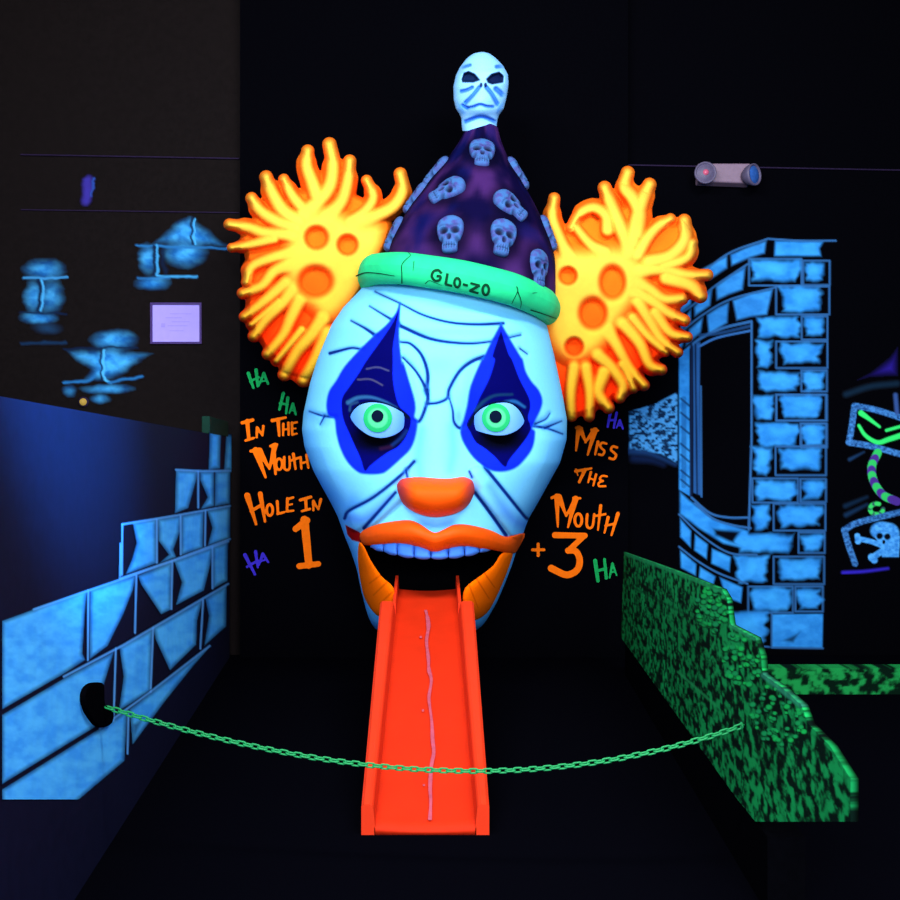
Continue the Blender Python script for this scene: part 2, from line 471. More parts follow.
def paint_castle(p):
    R = conv(680, 230, 4.2875); Q = conv(620, 380, 3.214)
    def brick(sc, x0, y0, x1, y1, frame=None, soft=6):
        if frame:
            fx0, fy0, fx1, fy1 = frame
            c = sc((fx0, fy0), (fx1, fy0), (fx1, fy1), (fx0, fy1), (fx0, fy0))
            p.line(c, 1.9, LN, curve=False, soft=1.2, op=0.85)
        k = 4.2875 if sc is R else 3.214
        pts = np.array(sc((x0, y0), (x1, y0), (x1 - 2, y0 * .4 + y1 * .6), (x1 - 14, y1), (x0 + 12, y1), (x0 + 3, y0 * .5 + y1 * .5)))
        i = p._box(pts, 3)
        q = p.P[i] + 3.0 * np.stack([fbm(p.P[i, 0] * .06 + x0, p.P[i, 1] * .16, 2) - .5, fbm(p.P[i, 0] * .12, p.P[i, 1] * .08 + y0, 2) - .5], 1) * [2.6, 1.6]
        p.lay(i, sm(d_poly(q, pts), -1.4, 4.6), BL)
        c = sc(((x0 + x1) / 2, y0 + (y1 - y0) * 0.38))[0]
        p.blob(c[0], c[1], (x1 - x0) / k * 0.36, (y1 - y0) / k * 0.4, (66, 178, 245), 0.5)
    # pillar, from the top course down
    p.softpoly(R((402, 40), (625, 44), (605, 80), (612, 118), (398, 118)), BL, 4)
    p.line(R((380, 38), (520, 46), (668, 46)), 1.8, LN)
    for a in [(R, 300, 124, 515, 222, (296, 124, 521, 238)), (R, 530, 138, 625, 220, (528, 132, 642, 236)),
              (R, 425, 242, 612, 352, (412, 242, 640, 362)), (R, 325, 370, 515, 460, None), (R, 526, 374, 622, 452, (522, 370, 632, 470)),
              (R, 322, 472, 398, 590, None), (R, 428, 484, 606, 574, (412, 478, 632, 592)), (R, 330, 604, 518, 690, None), (R, 524, 604, 622, 688, (520, 602, 630, 692)),
              (R, 322, 710, 400, 812, None), (R, 430, 712, 606, 806, (412, 706, 630, 818)), (R, 335, 832, 512, 930, None), (R, 522, 834, 620, 925, (520, 830, 630, 932)),
              (Q, 430, 46, 494, 128, None), (Q, 516, 48, 646, 118, (503, 48, 662, 130)), (Q, 440, 138, 576, 214, None), (Q, 582, 142, 658, 208, (580, 140, 662, 210)),
              (Q, 426, 212, 490, 304, None), (Q, 512, 218, 650, 290, (500, 214, 662, 306)), (Q, 432, 320, 566, 388, (426, 316, 572, 394)), (Q, 582, 322, 656, 386, (580, 318, 662, 392)),
              (Q, 420, 398, 484, 482, None), (Q, 508, 400, 652, 472, (494, 398, 660, 484)), (Q, 372, 492, 560, 558, None), (Q, 578, 494, 652, 552, (574, 490, 658, 556)),
              (Q, 366, 562, 480, 654, None), (Q, 508, 572, 650, 644, (494, 568, 656, 656)), (Q, 420, 668, 554, 744, (412, 664, 556, 748)), (Q, 566, 668, 650, 738, (564, 664, 652, 744)),
              (Q, 350, 742, 476, 846, None)]:
        brick(*a)
    p.poly(Q((490, 754), (652, 752), (650, 860), (488, 858)), BL, 2)
    p.softpoly(Q((505, 840), (590, 800), (560, 850)), DK, 4, 0.8)
    p.line(Q((488, 752), (488, 860), (652, 862)), 1.8, LN, curve=False)
    p.line(Q((440, 855), (480, 858)), 1.6, LN)
    # the arch over the opening
    for c in [((60, 218), (92, 166), (205, 105), (205, 165), (130, 215)), ((213, 103), (300, 66), (374, 42), (366, 102), (300, 122), (218, 158)),
              ((150, 240), (216, 192), (285, 152), (272, 258), (210, 280), (155, 306)), ((58, 330), (96, 282), (142, 246), (132, 326), (60, 376)),
              ((222, 300), (300, 270), (402, 250), (376, 366), (300, 376), (240, 392)), ((112, 362), (160, 330), (212, 306), (206, 400), (120, 452)),
              ((36, 424), (102, 368), (92, 440), (20, 506)), ((0, 400), (50, 330), (50, 390), (0, 440)), ((-30, 480), (30, 425), (14, 500), (-30, 545)), ((-40, 300), (55, 225), (50, 320), (-40, 400))]:
        p.softpoly(R(*c), BL, 3.2)
        p.poly(R(*c), LN, 1, 0.25)
    p.line(R((-20, 330), (60, 225), (200, 105), (375, 38)), 1.6, LN)
    p.line(R((0, 360), (60, 318), (150, 240), (290, 146)), 1.6, LN)
    p.line(R((0, 440), (100, 362), (220, 296), (410, 246)), 1.6, LN)
    p.line(R((0, 540), (80, 470), (180, 422), (305, 392)), 2.6, LN)
    p.line(R((80, 500), (160, 462), (300, 432)), 2.0, (50, 105, 170))
    p.line(R((84, 452), (180, 440), (300, 412)), 3.0, (30, 70, 120), op=0.7)
    p.line(R((307, 392), (307, 900)) + Q((414, 480)), 2.2, LN, curve=False)
    # the jamb on the left of the opening
    p.poly(R((-4, 530), (40, 500), (40, 760)) + Q((226, 374), (190, 352), (190, 20)), BL, 1.5, 0.9)
    for y in (60, 105, 150, 205, 240, 290, 320):
        p.line(Q((196, y), (222, y + 22)), 2.2, (10, 30, 60), op=0.75)
    p.line(Q((205, 60), (205, 340)), 5, (16, 50, 100), op=0.45)
    p.line(R((48, 490), (48, 640)) + Q((228, 372)), 2.2, (18, 30, 60), curve=False)
    p.poly(R((56, 490), (86, 480), (84, 700)) + Q((262, 372), (236, 362), (236, 60)), (40, 92, 155), 1.5, 0.8)
    p.line(R((66, 490), (68, 700)) + Q((248, 366)), 1.6, (12, 30, 60), curve=False)
    p.line(Q((260, 20), (262, 375)), 1.5, LN)
    # the sill and the courses under it
    p.softpoly(Q((188, 348), (225, 382), (300, 442), (420, 482), (405, 548), (330, 530), (250, 480), (188, 432)), BL, 4)
    p.softpoly(Q((290, 470), (400, 480), (375, 520), (420, 545), (350, 528), (300, 505)), DK, 5)
    p.line(Q((230, 378), (290, 428), (350, 442), (412, 442)), 2.2, LN)
    p.line(Q((240, 396), (300, 446), (360, 466), (420, 476)), 2.0, LN)
    for c in [((190, 436), (232, 484), (230, 546), (190, 506)), ((238, 490), (286, 526), (281, 582), (235, 549)), ((292, 536), (360, 566), (355, 622), (290, 592)),
              ((190, 540), (249, 590), (246, 634), (192, 606)), ((254, 594), (311, 630), (302, 664), (250, 637)), ((315, 628), (398, 664), (392, 722), (345, 704), (326, 664))]:
        p.softpoly(Q(*c), BL, 3)
    for c in [((190, 432), (260, 498), (350, 555), (440, 562)), ((190, 536), (250, 582), (320, 622), (410, 655))]:
        p.line(Q(*c), 1.8, LN)
    # the bridge beyond
    br = Q((30, 102), (110, 78), (184, 40), (184, 268), (140, 242), (90, 230), (30, 222))
    def mott(P):
        n = fbm(P[:, 0] * 0.3, P[:, 1] * 0.42, 3)[:, None]
        n = sm(n, 0.35, 0.62)
        return lin((14, 40, 72)) * (1 - n) + lin((70, 150, 215)) * n
    p.poly(br, mott, 2)
    p.line(Q((30, 228), (100, 238), (178, 272)), 6, (26, 60, 110), w1=2, soft=6, op=0.8)
    p.line(Q((44, 252), (100, 258), (140, 272)), 6, (20, 40, 84), w1=2, soft=8, op=0.6)
mural('castle_mural', (626, 232, 840, 652), 1.0, on_back, (4, 4, 7), paint_castle, wall_backr, label='blue painted castle tower with a tall arched opening')

def paint_patches(p):
    R = conv(20, 150, 3.0)
    W = stone((30, 110, 185), (72, 176, 240), 0.12)
    D = (14, 30, 58)
    # upper right patch
    p.softpoly(R((508, 190), (552, 222), (604, 264), (650, 296), (515, 294), (385, 288), (436, 240), (472, 205)), W, 15)
    p.blob(*R((495, 312))[0], 26, 17, W, 0.95)
    p.blob(*R((384, 326))[0], 12, 19, W, 0.9)
    p.line(R((350, 286), (490, 292), (628, 296)), 2, (36, 105, 165), soft=2)
    p.line(R((515, 202), (516, 280)), 2.2, D, soft=2); p.line(R((523, 206), (524, 280)), 1.6, (70, 165, 225), soft=1.5)
    p.line(R((404, 290), (402, 378)), 2.4, D, soft=2); p.line(R((414, 288), (412, 360), (424, 378), (530, 380)), 2.2, (66, 160, 220), soft=2, op=0.85)
    p.line(R((434, 300), (428, 340), (440, 368)), 4, D, soft=4, op=0.7)
    p.line(R((350, 384), (450, 386)), 2, (36, 95, 150), soft=2)
    p.blob(*R((398, 400))[0], 22, 9, W, 0.85)
    # left patch
    p.blob(*R((72, 358))[0], 26, 14, W, 0.8)
    p.blob(*R((92, 440))[0], 17, 22, W, 0.7); p.blob(*R((40, 440))[0], 12, 20, W, 0.8)
    p.line(R((10, 384), (140, 384)), 2, (60, 140, 200), soft=2)
    p.line(R((56, 390), (56, 486)), 2.6, D, soft=2); p.line(R((66, 390), (66, 480)), 2, (70, 165, 225), soft=2)
    p.blob(*R((55, 504))[0], 23, 8, W, 0.9)
    p.line(R((0, 488), (140, 490)), 1.6, D, soft=2); p.line(R((0, 578), (135, 580)), 2.6, (20, 50, 84), soft=3, op=0.8)
    p.blob(*R((80, 535))[0], 20, 8, (30, 70, 110), 0.6)
    # lower patch
    p.blob(*R((282, 570))[0], 28, 13, W, 0.95)
    p.softpoly(R((125, 594), (260, 590), (415, 606), (360, 640), (300, 680), (255, 698), (180, 698), (208, 660), (150, 624)), W, 13)
    p.blob(*R((270, 640))[0], 24, 18, W, 0.8)
    p.line(R((130, 596), (250, 593), (350, 592)), 1.6, D, soft=2)
    p.line(R((242, 594), (244, 690)), 2, D, soft=2); p.line(R((251, 600), (252, 680), (270, 697)), 2, (80, 180, 235), soft=2)
    p.line(R((135, 696), (200, 694), (225, 680)), 2.6, (36, 105, 165), soft=2); p.line(R((265, 698), (370, 680)), 2.4, (36, 105, 165), soft=2.5)
    p.blob(*R((262, 717))[0], 32, 6, W, 0.8); p.blob(*R((240, 746))[0], 13, 6, W, 0.6); p.blob(*R((150, 724))[0], 9, 8, W, 0.5)
    p.line(R((205, 90), (200, 155)), 8, (62, 52, 160), soft=6, op=0.7); p.line(R((222, 85), (214, 140)), 2, (40, 70, 150), soft=2)
mural('stone_mural', (8, 170, 234, 412), 1.2, on_back, (18, 13, 13), paint_patches, wall_back, warp=4.0, label='three blue patches of painted stonework')

def paint_signs(p):
    R = conv(810, 350, 3.333)
    rope = stone((28, 66, 120), (70, 140, 210), 0.5)
    # violet glow band painted above the arch
    p.softpoly(R((105, 122), (200, 96), (300, 92), (300, -30), (262, 20), (200, 70)), (52, 34, 170), 16, 0.8)
    p.line(R((120, 148), (200, 122), (290, 112)), 5, (14, 34, 52), soft=5)
    p.line(R((148, 188), (140, 250), (130, 308)), 6, rope); p.line(R((150, 186), (220, 200), (310, 228)), 6, rope); p.line(R((130, 308), (210, 322), (310, 350)), 6, rope)
    p.line(R((285, 150), (290, 210)), 4, (50, 80, 140), soft=3)
    p.line(R((132, 365), (180, 340)), 3, (24, 54, 90), w1=1, soft=3); p.line(R((120, 550), (190, 515)), 4, (18, 44, 74), w1=2, soft=4)
    p.line(R((118, 520), (190, 490)), 4, (14, 36, 60), w1=2, soft=4)
    g = (52, 235, 110)
    p.line(R((170, 210), (195, 228), (232, 256)), 5.5, g, w1=2.5); p.line(R((163, 252), (185, 285), (225, 308), (262, 298), (312, 282)), 3, g, w1=5.5); p.line(R((255, 268), (312, 252)), 3, g)
    s = spline(R((226, 342), (206, 388), (212, 436), (242, 482), (290, 505)), 10)
    n = len(s)
    for i in range(n - 1):
        p.line([s[i], s[i + 1]], 8, (48, 200, 96) if (i // 4) % 2 == 0 else (76, 46, 140))
    for a in range(14):
        t0, t1 = a * 0.36, a * 0.36 + 0.4
        p.line(R((222 + 22 * math.cos(t0), 530 + 18 * math.sin(t0)), (222 + 22 * math.cos(t1), 530 + 18 * math.sin(t1))), 4, (56, 215, 100) if a % 3 else (50, 90, 90))
    p.line(R((310, 538), (165, 574), (114, 600)), 6, rope); p.line(R((114, 600), (130, 655), (150, 712)), 6, rope)
    b = stone((50, 130, 210), (90, 180, 250), 0.3)
    p.blob(*R((240, 602))[0], 13, 10, b, 1, 0.25); p.blob(*R((262, 612))[0], 12, 12, b, 1, 0.25)
    p.poly(R((215, 620), (300, 620), (296, 690), (240, 690), (236, 660)), b)
    p.line(R((158, 628), (215, 642), (280, 672)), 5, b); p.blob(*R((158, 620))[0], 3.4, 3.4, b, 1, .3); p.blob(*R((160, 638))[0], 3.4, 3.4, b, 1, .3)
    p.line(R((205, 694), (270, 650)), 6, b); p.blob(*R((205, 690))[0], 4, 4, b, 1, .3); p.blob(*R((214, 700))[0], 4, 4, b, 1, .3)
    p.blob(*R((232, 620))[0], 4, 4, DK, 1, .4); p.blob(*R((258, 622))[0], 4, 4, DK, 1, .4); p.blob(*R((246, 640))[0], 2, 2.6, DK, 1, .4)
    p.line(R((110, 742), (180, 738), (260, 728)), 3, (52, 38, 190), w1=2, soft=3)
mural('sign_mural', (838, 335, 905, 575), 0.9, on_back, (4, 4, 7), paint_signs, wall_backr, label='painted rope signs with a striped snake and a blue skull')

# ------------------------------------------------------------------ stone-block partition on the left
LA, LB = -0.9589, -0.0943                  # X = LA + LB*Y
def on_left(P, off=0.0):
    Y = (LA + off) / ((P[:, 0] - 450) / F - LB)
    return px3(P, Y)
PT = 1.672
part = empty('stone_block_partition', (LA + LB * 5, 5, 0))
tag(part, 'dark blue partition left of the lane painted with steps of pale blue blocks', 'partition')
mb = MB()
y0, y1 = 1.2, YP
mb.v = [(LA + LB * y0, y0, 0), (LA + LB * y1, y1, 0), (LA + LB * y1 - 0.12, y1, 0), (LA + LB * y0 - 0.12, y0, 0)]
mb.v += [(a, b, PT) for a, b, c in mb.v]
mb.f = [[0, 3, 2, 1], [4, 5, 6, 7], [0, 1, 5, 4], [1, 2, 6, 5], [2, 3, 7, 6], [3, 0, 4, 7]]
mb.make('wall_board', M_part, part)

def paint_blocks(p):
    T = conv(120, 410, 4.283); U = conv(30, 560, 4.286)
    K = (14, 14, 36)
    G = stone((60, 160, 244), (84, 190, 255), 0.1, 3)
    LT = (100, 180, 255)
    blocks = [T((385, 94), (432, 100), (428, 250), (380, 256)), T((456, 105), (489, 108), (482, 256), (446, 258)),
              T((240, 256), (331, 262), (326, 300), (292, 420), (235, 442)), T((343, 265), (402, 262), (402, 410), (346, 425), (376, 374), (344, 300)), T((408, 262), (472, 260), (470, 400), (406, 412)),
              T((55, 482), (154, 468), (157, 655), (26, 702), (52, 640), (72, 570)), T((163, 468), (262, 453), (256, 520), (228, 598), (240, 630), (166, 658), (210, 620), (166, 560)), T((264, 453), (358, 434), (354, 592), (260, 622)), T((374, 432), (472, 412), (470, 552), (376, 582), (396, 505)),
              U((-120, 262), (18, 212), (245, 128), (236, 200), (224, 400), (236, 428), (140, 490), (-120, 640)), U((258, 128), (452, 68), (440, 128), (400, 230), (332, 368), (256, 424)), U((463, 68), (608, 8), (604, 212), (562, 232), (478, 106)),
              U((618, 4), (784, -56), (772, 20), (745, 130), (625, 194), (652, 96)), U((784, -58), (848, -76), (846, 88), (784, 122)),
              U((-120, 665), (150, 506), (358, 396), (312, 545), (296, 700), (270, 720), (-120, 960)), U((384, 374), (524, 298), (516, 562), (382, 644), (402, 500)), U((530, 292), (738, 172), (716, 258), (712, 362), (600, 472), (540, 342)), U((752, 166), (842, 108), (840, 284), (748, 366), (768, 240)),
              U((-120, 985), (292, 728), (416, 648), (404, 860), (180, 1050), (-120, 1200)), U((428, 640), (770, 372), (700, 452), (580, 602), (440, 790))]
    for b in blocks:
        p.softpoly(b, G, 4.6)
        p.poly(b, G, 1.2, 0.35)
    for b in [U((430, 700), (520, 640), (440, 800))]:
        p.softpoly(b, K, 6, 0.7)
    for l in [T((335, 262), (335, 418)), T((366, 434), (364, 586)), T((10, 490), (8, 705)), U((250, 130), (248, 430)), U((456, 66), (450, 312)), U((388, -70), (386, 75)), U((368, 378), (358, 690)), U((742, 172), (730, 380)), U((422, 650), (418, 830)), U((528, 290), (517, 565)), U((610, 4), (606, 210)), T((158, 470), (158, 655)), T((260, 455), (260, 620)), U((782, -55), (782, 122))]:
        p.line(l, 1.7, LT, soft=1.4, op=0.85)
    for l in [T((10, 490), (240, 452), (470, 410)), T((240, 256), (355, 262), (474, 260)), U((16, 212), (400, 80), (850, -80)), U((145, 500), (400, 365), (850, 102)), U((300, 722), (520, 562), (770, 368)), T((0, 722), (235, 640), (470, 552))]:
        p.line(l, 2.0, LT, soft=1.6, op=0.75, curve=False)
    for l in [T((0, 716), (235, 634), (470, 546)), U((140, 492), (400, 355), (850, 94)), U((296, 716), (520, 554), (770, 360)), T((235, 446), (470, 404))]:
        p.line(l, 1.0, (10, 14, 36), soft=1.0, op=0.8, curve=False)
mural('block_mural', (2, 425, 236, 800), 0.9, lambda P: on_left(P, 0.003), (15, 16, 38), paint_blocks, part, keep=0.12, label='pale blue painted stone blocks stepping up')
# dark green block on the far end of the partition
ya_, yb2 = 6.55, 7.5
mb = MB()
for Z_ in (PT, PT + 0.115):
    mb.v += [(LA + LB * ya_ + 0.004, ya_, Z_), (LA + LB * yb2 + 0.004, yb2, Z_), (LA + LB * yb2 - 0.05, yb2, Z_), (LA + LB * ya_ - 0.05, ya_, Z_)]
mb.f = [[0, 3, 2, 1], [4, 5, 6, 7], [0, 1, 5, 4], [1, 2, 6, 5], [2, 3, 7, 6], [3, 0, 4, 7]]
cap = mb.make('block', M_cap, None, bevel=0.006)
tag(cap, 'dark green block on top of the far end of the stone partition', 'block')

# ------------------------------------------------------------------ hedge barrier on the right
RA, RB = 0.8866, 0.0473
def on_right(P, off=0.0):
    Y = (RA + off) / ((P[:, 0] - 450) / F - RB)
    return px3(P, Y)
Hc = conv(600, 450, 2.433)
hedge_pts = np.array(Hc((58, 248), (180, 292), (296, 338), (310, 362), (318, 425), (378, 456), (392, 500), (396, 545), (440, 575), (490, 620), (506, 665), (560, 720), (610, 800), (610, 905), (378, 905), (330, 845), (50, 455)))
hb = empty('hedge_barrier', (RA + RB * 5, 5, 0))
tag(hb, 'low stepped barrier right of the lane painted as a green leafy hedge', 'barrier')
def hedge_col(P, d):
    V = on_right(P)
    u, w = V[:, 1], V[:, 2]
    n = fbm(u * 26, w * 38, 4)
    v = sm(n, 0.40, 0.68)
    big = fbm(u * 3 + 40, w * 3, 2)
    c = lin((4, 22, 14)) * (1 - v[:, None]) + lin((18, 138, 68)) * v[:, None]
    c *= (0.65 + 0.6 * big)[:, None]
    pt = Painter(P, c)
    # leafy clumps where a step ends
    for (cx, cy, rx, ry) in [Hc((278, 380))[0] + (18, 26), Hc((350, 505))[0] + (24, 28), Hc((440, 640))[0] + (30, 32)]:
        for k in range(70):
            a, r = random.random() * 6.28, math.sqrt(random.random())
            x, y = cx + rx * r * math.cos(a), cy + ry * r * math.sin(a)
            s = 1.6 + random.random() * 1.6
            pt.blob(x, y + 0.8, s * 1.5, s * 1.2, (3, 24, 14), 0.85, 0.4)
            pt.blob(x, y, s * 1.25, s, (26, 150 + random.random() * 50, 84), 0.95, 0.5)
    pt.line(Hc((60, 252), (180, 296), (292, 342)), 3.5, (34, 150, 84), soft=2, op=0.7)
    pt.line(Hc((318, 428), (376, 460)), 3.5, (44, 160, 100), soft=2, op=0.6); pt.line(Hc((396, 548), (488, 622)), 4.5, (50, 150, 110), soft=3, op=0.6)
    pt.line(Hc((60, 325), (180, 385), (282, 440)), 2.2, (6, 40, 22), soft=2, op=0.6); pt.line(Hc((190, 540), (285, 625)), 2.2, (36, 150, 80), soft=2, op=0.6)
    return pt.col
def hback(P, d):
    V = on_right(P); V[:, 0] += 0.02; return V
relief('hedge_panel', lambda P: d_poly(P, hedge_pts), (616, 545, 856, 908), 1.1, lambda P, d: on_right(P), hback, M_mural, hb, color=hedge_col, bdark=0.08)
# black plinth the hedge panel stands on
ya, yb_ = 3.3, 6.98
mb = MB()
vb = [(RA + RB * ya + 0.005, ya), (RA + RB * yb_ + 0.005, yb_), (RA + RB * yb_ + 0.13, yb_), (RA + RB * ya + 0.13, ya)]
mb.v = [(a, b, 0) for a, b in vb] + [(a, b, 0.255) for a, b in vb]
mb.f = [[0, 3, 2, 1], [4, 5, 6, 7], [0, 1, 5, 4], [1, 2, 6, 5], [2, 3, 7, 6], [3, 0, 4, 7]]
mb.make('plinth', M_dark, hb)
# low hedge border in the next lane
bo = empty('hedge_border', (2.3, 6.5, 0))
tag(bo, 'low green hedge-painted border on the floor at the foot of the castle wall', 'border')
yk = 6.4
xs = np.arange((765 - 450) * yk / F, 3.4, 0.008); zs = np.arange(0.0, 0.176, 0.008)
gx, gz = np.meshgrid(xs, zs)
nn = sm(fbm(gx.ravel() * 22, gz.ravel() * 26, 4), 0.4, 0.66)[:, None]
col = lin((4, 24, 14)) * (1 - nn) + lin((26, 140, 66)) * nn
nx_, ny_ = len(xs), len(zs)
V = [(x, yk, z) for x, z in zip(gx.ravel(), gz.ravel())] + [(x, yk + 0.12, z) for x, z in zip(gx.ravel(), gz.ravel())]
n0 = nx_ * ny_
fc = []
for j in range(ny_ - 1):
    for i in range(nx_ - 1):
        a = j * nx_ + i
        fc += [[a, a + 1, a + nx_ + 1, a + nx_], [n0 + a, n0 + a + nx_, n0 + a + nx_ + 1, n0 + a + 1]]
for i in range(nx_ - 1):
    a = (ny_ - 1) * nx_ + i
    fc.append([a, a + 1, n0 + a + 1, n0 + a])
for j in range(ny_ - 1):
    a = j * nx_
    fc.append([a, a + nx_, n0 + a + nx_, n0 + a]); a += nx_ - 1
    fc.append([a, n0 + a, n0 + a + nx_, a + nx_])
build('border_board', V, fc, M_mural, bo, col=np.vstack([col, col]), smooth=False)

# ------------------------------------------------------------------ the clown
clown = empty('clown_head', (-0.08, 7.0, 0.45))
tag(clown, 'giant clown head with orange hair, skull hat and gaping mouth on the black board', 'clown head')
c2 = conv(290, 270, 3.0); c3 = conv(320, 480, 3.75); e1 = conv(320, 360, 6.923); e2 = conv(440, 360, 6.923)
LX = np.array([(262, 378), (275, 371), (290, 360), (307, 343), (327, 330), (357, 318), (383, 310), (413, 303.5), (430, 302), (447, 304.5), (470, 313), (487, 322), (503, 331), (517, 338), (537, 345), (553, 351.5), (570, 357), (592, 361.5), (613, 367), (622, 370.5), (628, 374.5), (632, 379), (634, 384)], float)
RX = np.array([(262, 532), (290, 541), (310, 544), (327, 547.5), (350, 553), (373, 558), (397, 563), (420, 567), (440, 566.5), (463, 560), (480, 550.5), (500, 539.5), (518, 529), (528, 525), (535, 523), (551, 516.5), (568, 511), (587, 503.5), (603, 496.5), (617, 488.5), (625, 483), (630, 477.5), (634, 468)], float)
DM = np.array([(262, 0.42), (290, 0.52), (330, 0.62), (400, 0.68), (470, 0.74), (530, 0.78), (580, 0.78), (612, 0.74), (626, 0.68), (634, 0.56)], float)
YS = 6.8
def smooth_interp(tab, y):
    out = 0
    for dy, w in ((-3, .2), (0, .6), (3, .2)):
        out = out + w * np.interp(y + dy, tab[:, 0], tab[:, 1])
    return out
strokes = [  # painted wrinkle lines: points, start width, end width
    (c2((255, 65), (330, 100), (400, 135), (480, 157), (560, 163), (640, 160)), 1.2, 2.4), (c2((238, 108), (290, 140), (325, 160)), 1.0, 2.6), (c2((325, 165), (420, 206), (520, 220), (600, 215), (692, 195)), 2.8, 1.2),
    (c2((183, 152), (225, 175), (258, 198)), 1.2, 2.8), (c2((332, 216), (362, 222), (395, 256), (413, 310), (410, 362)), 1.6, 3.0), (c2((120, 250), (150, 242), (185, 234), (216, 238)), 2.6, 1.6),
    (c2((338, 262), (376, 302), (402, 344), (411, 372)), 1.4, 2.6), (c2((411, 360), (414, 388), (408, 408), (396, 440), (385, 455), (368, 452)), 2.8, 2.4), (c2((412, 402), (445, 398), (472, 384), (478, 356), (508, 305), (545, 275), (582, 260)), 1.9, 3.0),
    (c2((478, 385), (488, 420), (492, 455), (508, 474), (524, 466)), 1.2, 2.6), (c2((135, 441), (100, 438), (58, 424)), 2.4, 1.0), (c2((104, 438), (90, 464)), 1.6, 0.8), (c2((718, 466), (770, 475), (818, 492)), 2.6, 1.0), (c2((765, 474), (815, 453)), 2.0, 0.8), (c2((735, 462), (766, 448), (780, 430)), 1.6, 0.8),
    (c2((372, 575), (330, 618), (250, 682), (178, 722), (164, 745)), 2.6, 2.4), (c2((316, 668), (270, 720), (222, 774)), 2.4, 2.8), (c2((585, 592), (640, 660), (700, 735), (712, 746)), 2.6, 2.4), (c2((555, 668), (600, 728), (648, 796)), 2.4, 2.8), (c2((690, 236), (712, 252)), 1.2, 0.8),
    (c2((348, 600), (352, 620)), 1.4, 1.6), (c2((538, 604), (546, 622)), 1.4, 1.6),
]
stroke_s = [(spline(a, 6) if len(a) > 2 else np.array(a), b, c) for a, b, c in strokes]
def bump(P):
    x, y = P[:, 0], P[:, 1]
    g = lambda cx, cy, rx, ry: np.exp(-(((x - cx) / rx) ** 2 + ((y - cy) / ry) ** 2))
    h = 0.07 * g(436, 445, 20, 40) + 0.05 * g(437, 490, 26, 25)          # bridge of the nose
    h += 0.05 * g(352, 400, 0.1, 0.1)
    h -= 0.10 * g(377, 428, 34, 26) + 0.10 * g(497, 425, 32, 26)            # eye sockets
    h += 0.035 * g(418, 385, 11, 24) + 0.035 * g(462, 385, 11, 24)          # inner brows
    h += 0.03 * g(436, 355, 50, 14) + 0.025 * g(440, 325, 60, 8)
    h += 0.04 * g(325, 470, 22, 30) + 0.04 * g(545, 465, 20, 28)            # cheekbones
    def roll(pts, r, a):
        d = d_line(P, spline(pts, 6), r, r)
        return a * np.sqrt(np.clip(1 - (1 - np.clip(d / r, 0, 1)) ** 2, 0, 1))
    h += roll(c2((345, 640), (290, 690), (235, 738), (195, 752)), 11, 0.06)  # folds beside the nose
    h += roll(c2((560, 620), (610, 680), (650, 730), (686, 775)), 11, 0.06)
    h += 0.05 * g(436, 532, 40, 12)
    for s, a, b in stroke_s:
        i = np.where((x > s[:, 0].min() - 6) & (x < s[:, 0].max() + 6) & (y > s[:, 1].min() - 6) & (y < s[:, 1].max() + 6))[0]
        if len(i):
            d = -d_line(P[i], s, 0.0)
            h[i] -= 0.012 * np.exp(-(d / 2.6) ** 2)
    return h
def faceY(P, detail=True):
    l, r = smooth_interp(LX, P[:, 1]), smooth_interp(RX, P[:, 1])
    s = np.clip((P[:, 0] - (l + r) / 2) / ((r - l) / 2), -1, 1)
    base = smooth_interp(DM, P[:, 1]) * (1 - np.abs(s) ** 2.3) ** 0.5
    Y = YS - base
    if detail:
        Y = Y - bump(P) * np.clip((1 - np.abs(s)) * 8, 0, 1)
    return Y

rows = np.concatenate([np.arange(262, 620, 1.0), np.arange(620, 634.1, 0.7)])
NC = 360
th = np.linspace(-math.pi / 2, math.pi / 2, NC)
sv = np.sign(th) * (1 - (1 - np.abs(np.sin(th))))  # sin spacing
l, r = smooth_interp(LX, rows), smooth_interp(RX, rows)
PX = ((l + r) / 2)[:, None] + ((r - l) / 2)[:, None] * sv[None, :]
PY = np.repeat(rows[:, None], NC, 1)
P = np.stack([PX.ravel(), PY.ravel()], 1)
Vf = px3(P, faceY(P))
nr = len(rows)
skin = hot(0.18, 0.62, 0.95)
pt = Painter(P, skin)
# airbrushed blue along the temples, beside the nose, and round the jaw
BLU = hot(0.04, 0.34, 0.95)
pt.line(list(zip(smooth_interp(LX, np.arange(440, 640, 8)), np.arange(440, 640, 8))), 10, BLU, w1=32, soft=26, op=0.65, curve=False)
pt.line(list(zip(smooth_interp(RX, np.arange(440, 640, 8)), np.arange(440, 640, 8))), 10, BLU, w1=32, soft=26, op=0.65, curve=False)
pt.line(c2((90, 640), (160, 705), (190, 700)), 14, hot(0.05, 0.3, 0.9), soft=18, op=0.55)
pt.line(c2((178, 745), (230, 745), (300, 680)), 9, hot(0.06, 0.2, 0.85), soft=12, op=0.65)
pt.line(c2((700, 765), (660, 740), (600, 650)), 9, hot(0.06, 0.22, 0.85), soft=12, op=0.65)
pt.line(c2((395, 640), (385, 560), (395, 480)), 6, hot(0.06, 0.33, 0.9), soft=12, op=0.55); pt.line(c2((480, 600), (490, 540), (485, 470)), 6, hot(0.06, 0.33, 0.9), soft=12, op=0.55)
pt.line(c2((400, 768), (440, 780), (480, 768)), 12, hot(0.05, 0.22, 0.85), soft=12, op=0.6)
pt.line(c2((350, 610), (325, 640)), 8, hot(0.18, 0.2, 0.8), soft=9, op=0.6); pt.line(c2((540, 610), (562, 650)), 8, hot(0.18, 0.2, 0.8), soft=9, op=0.6)
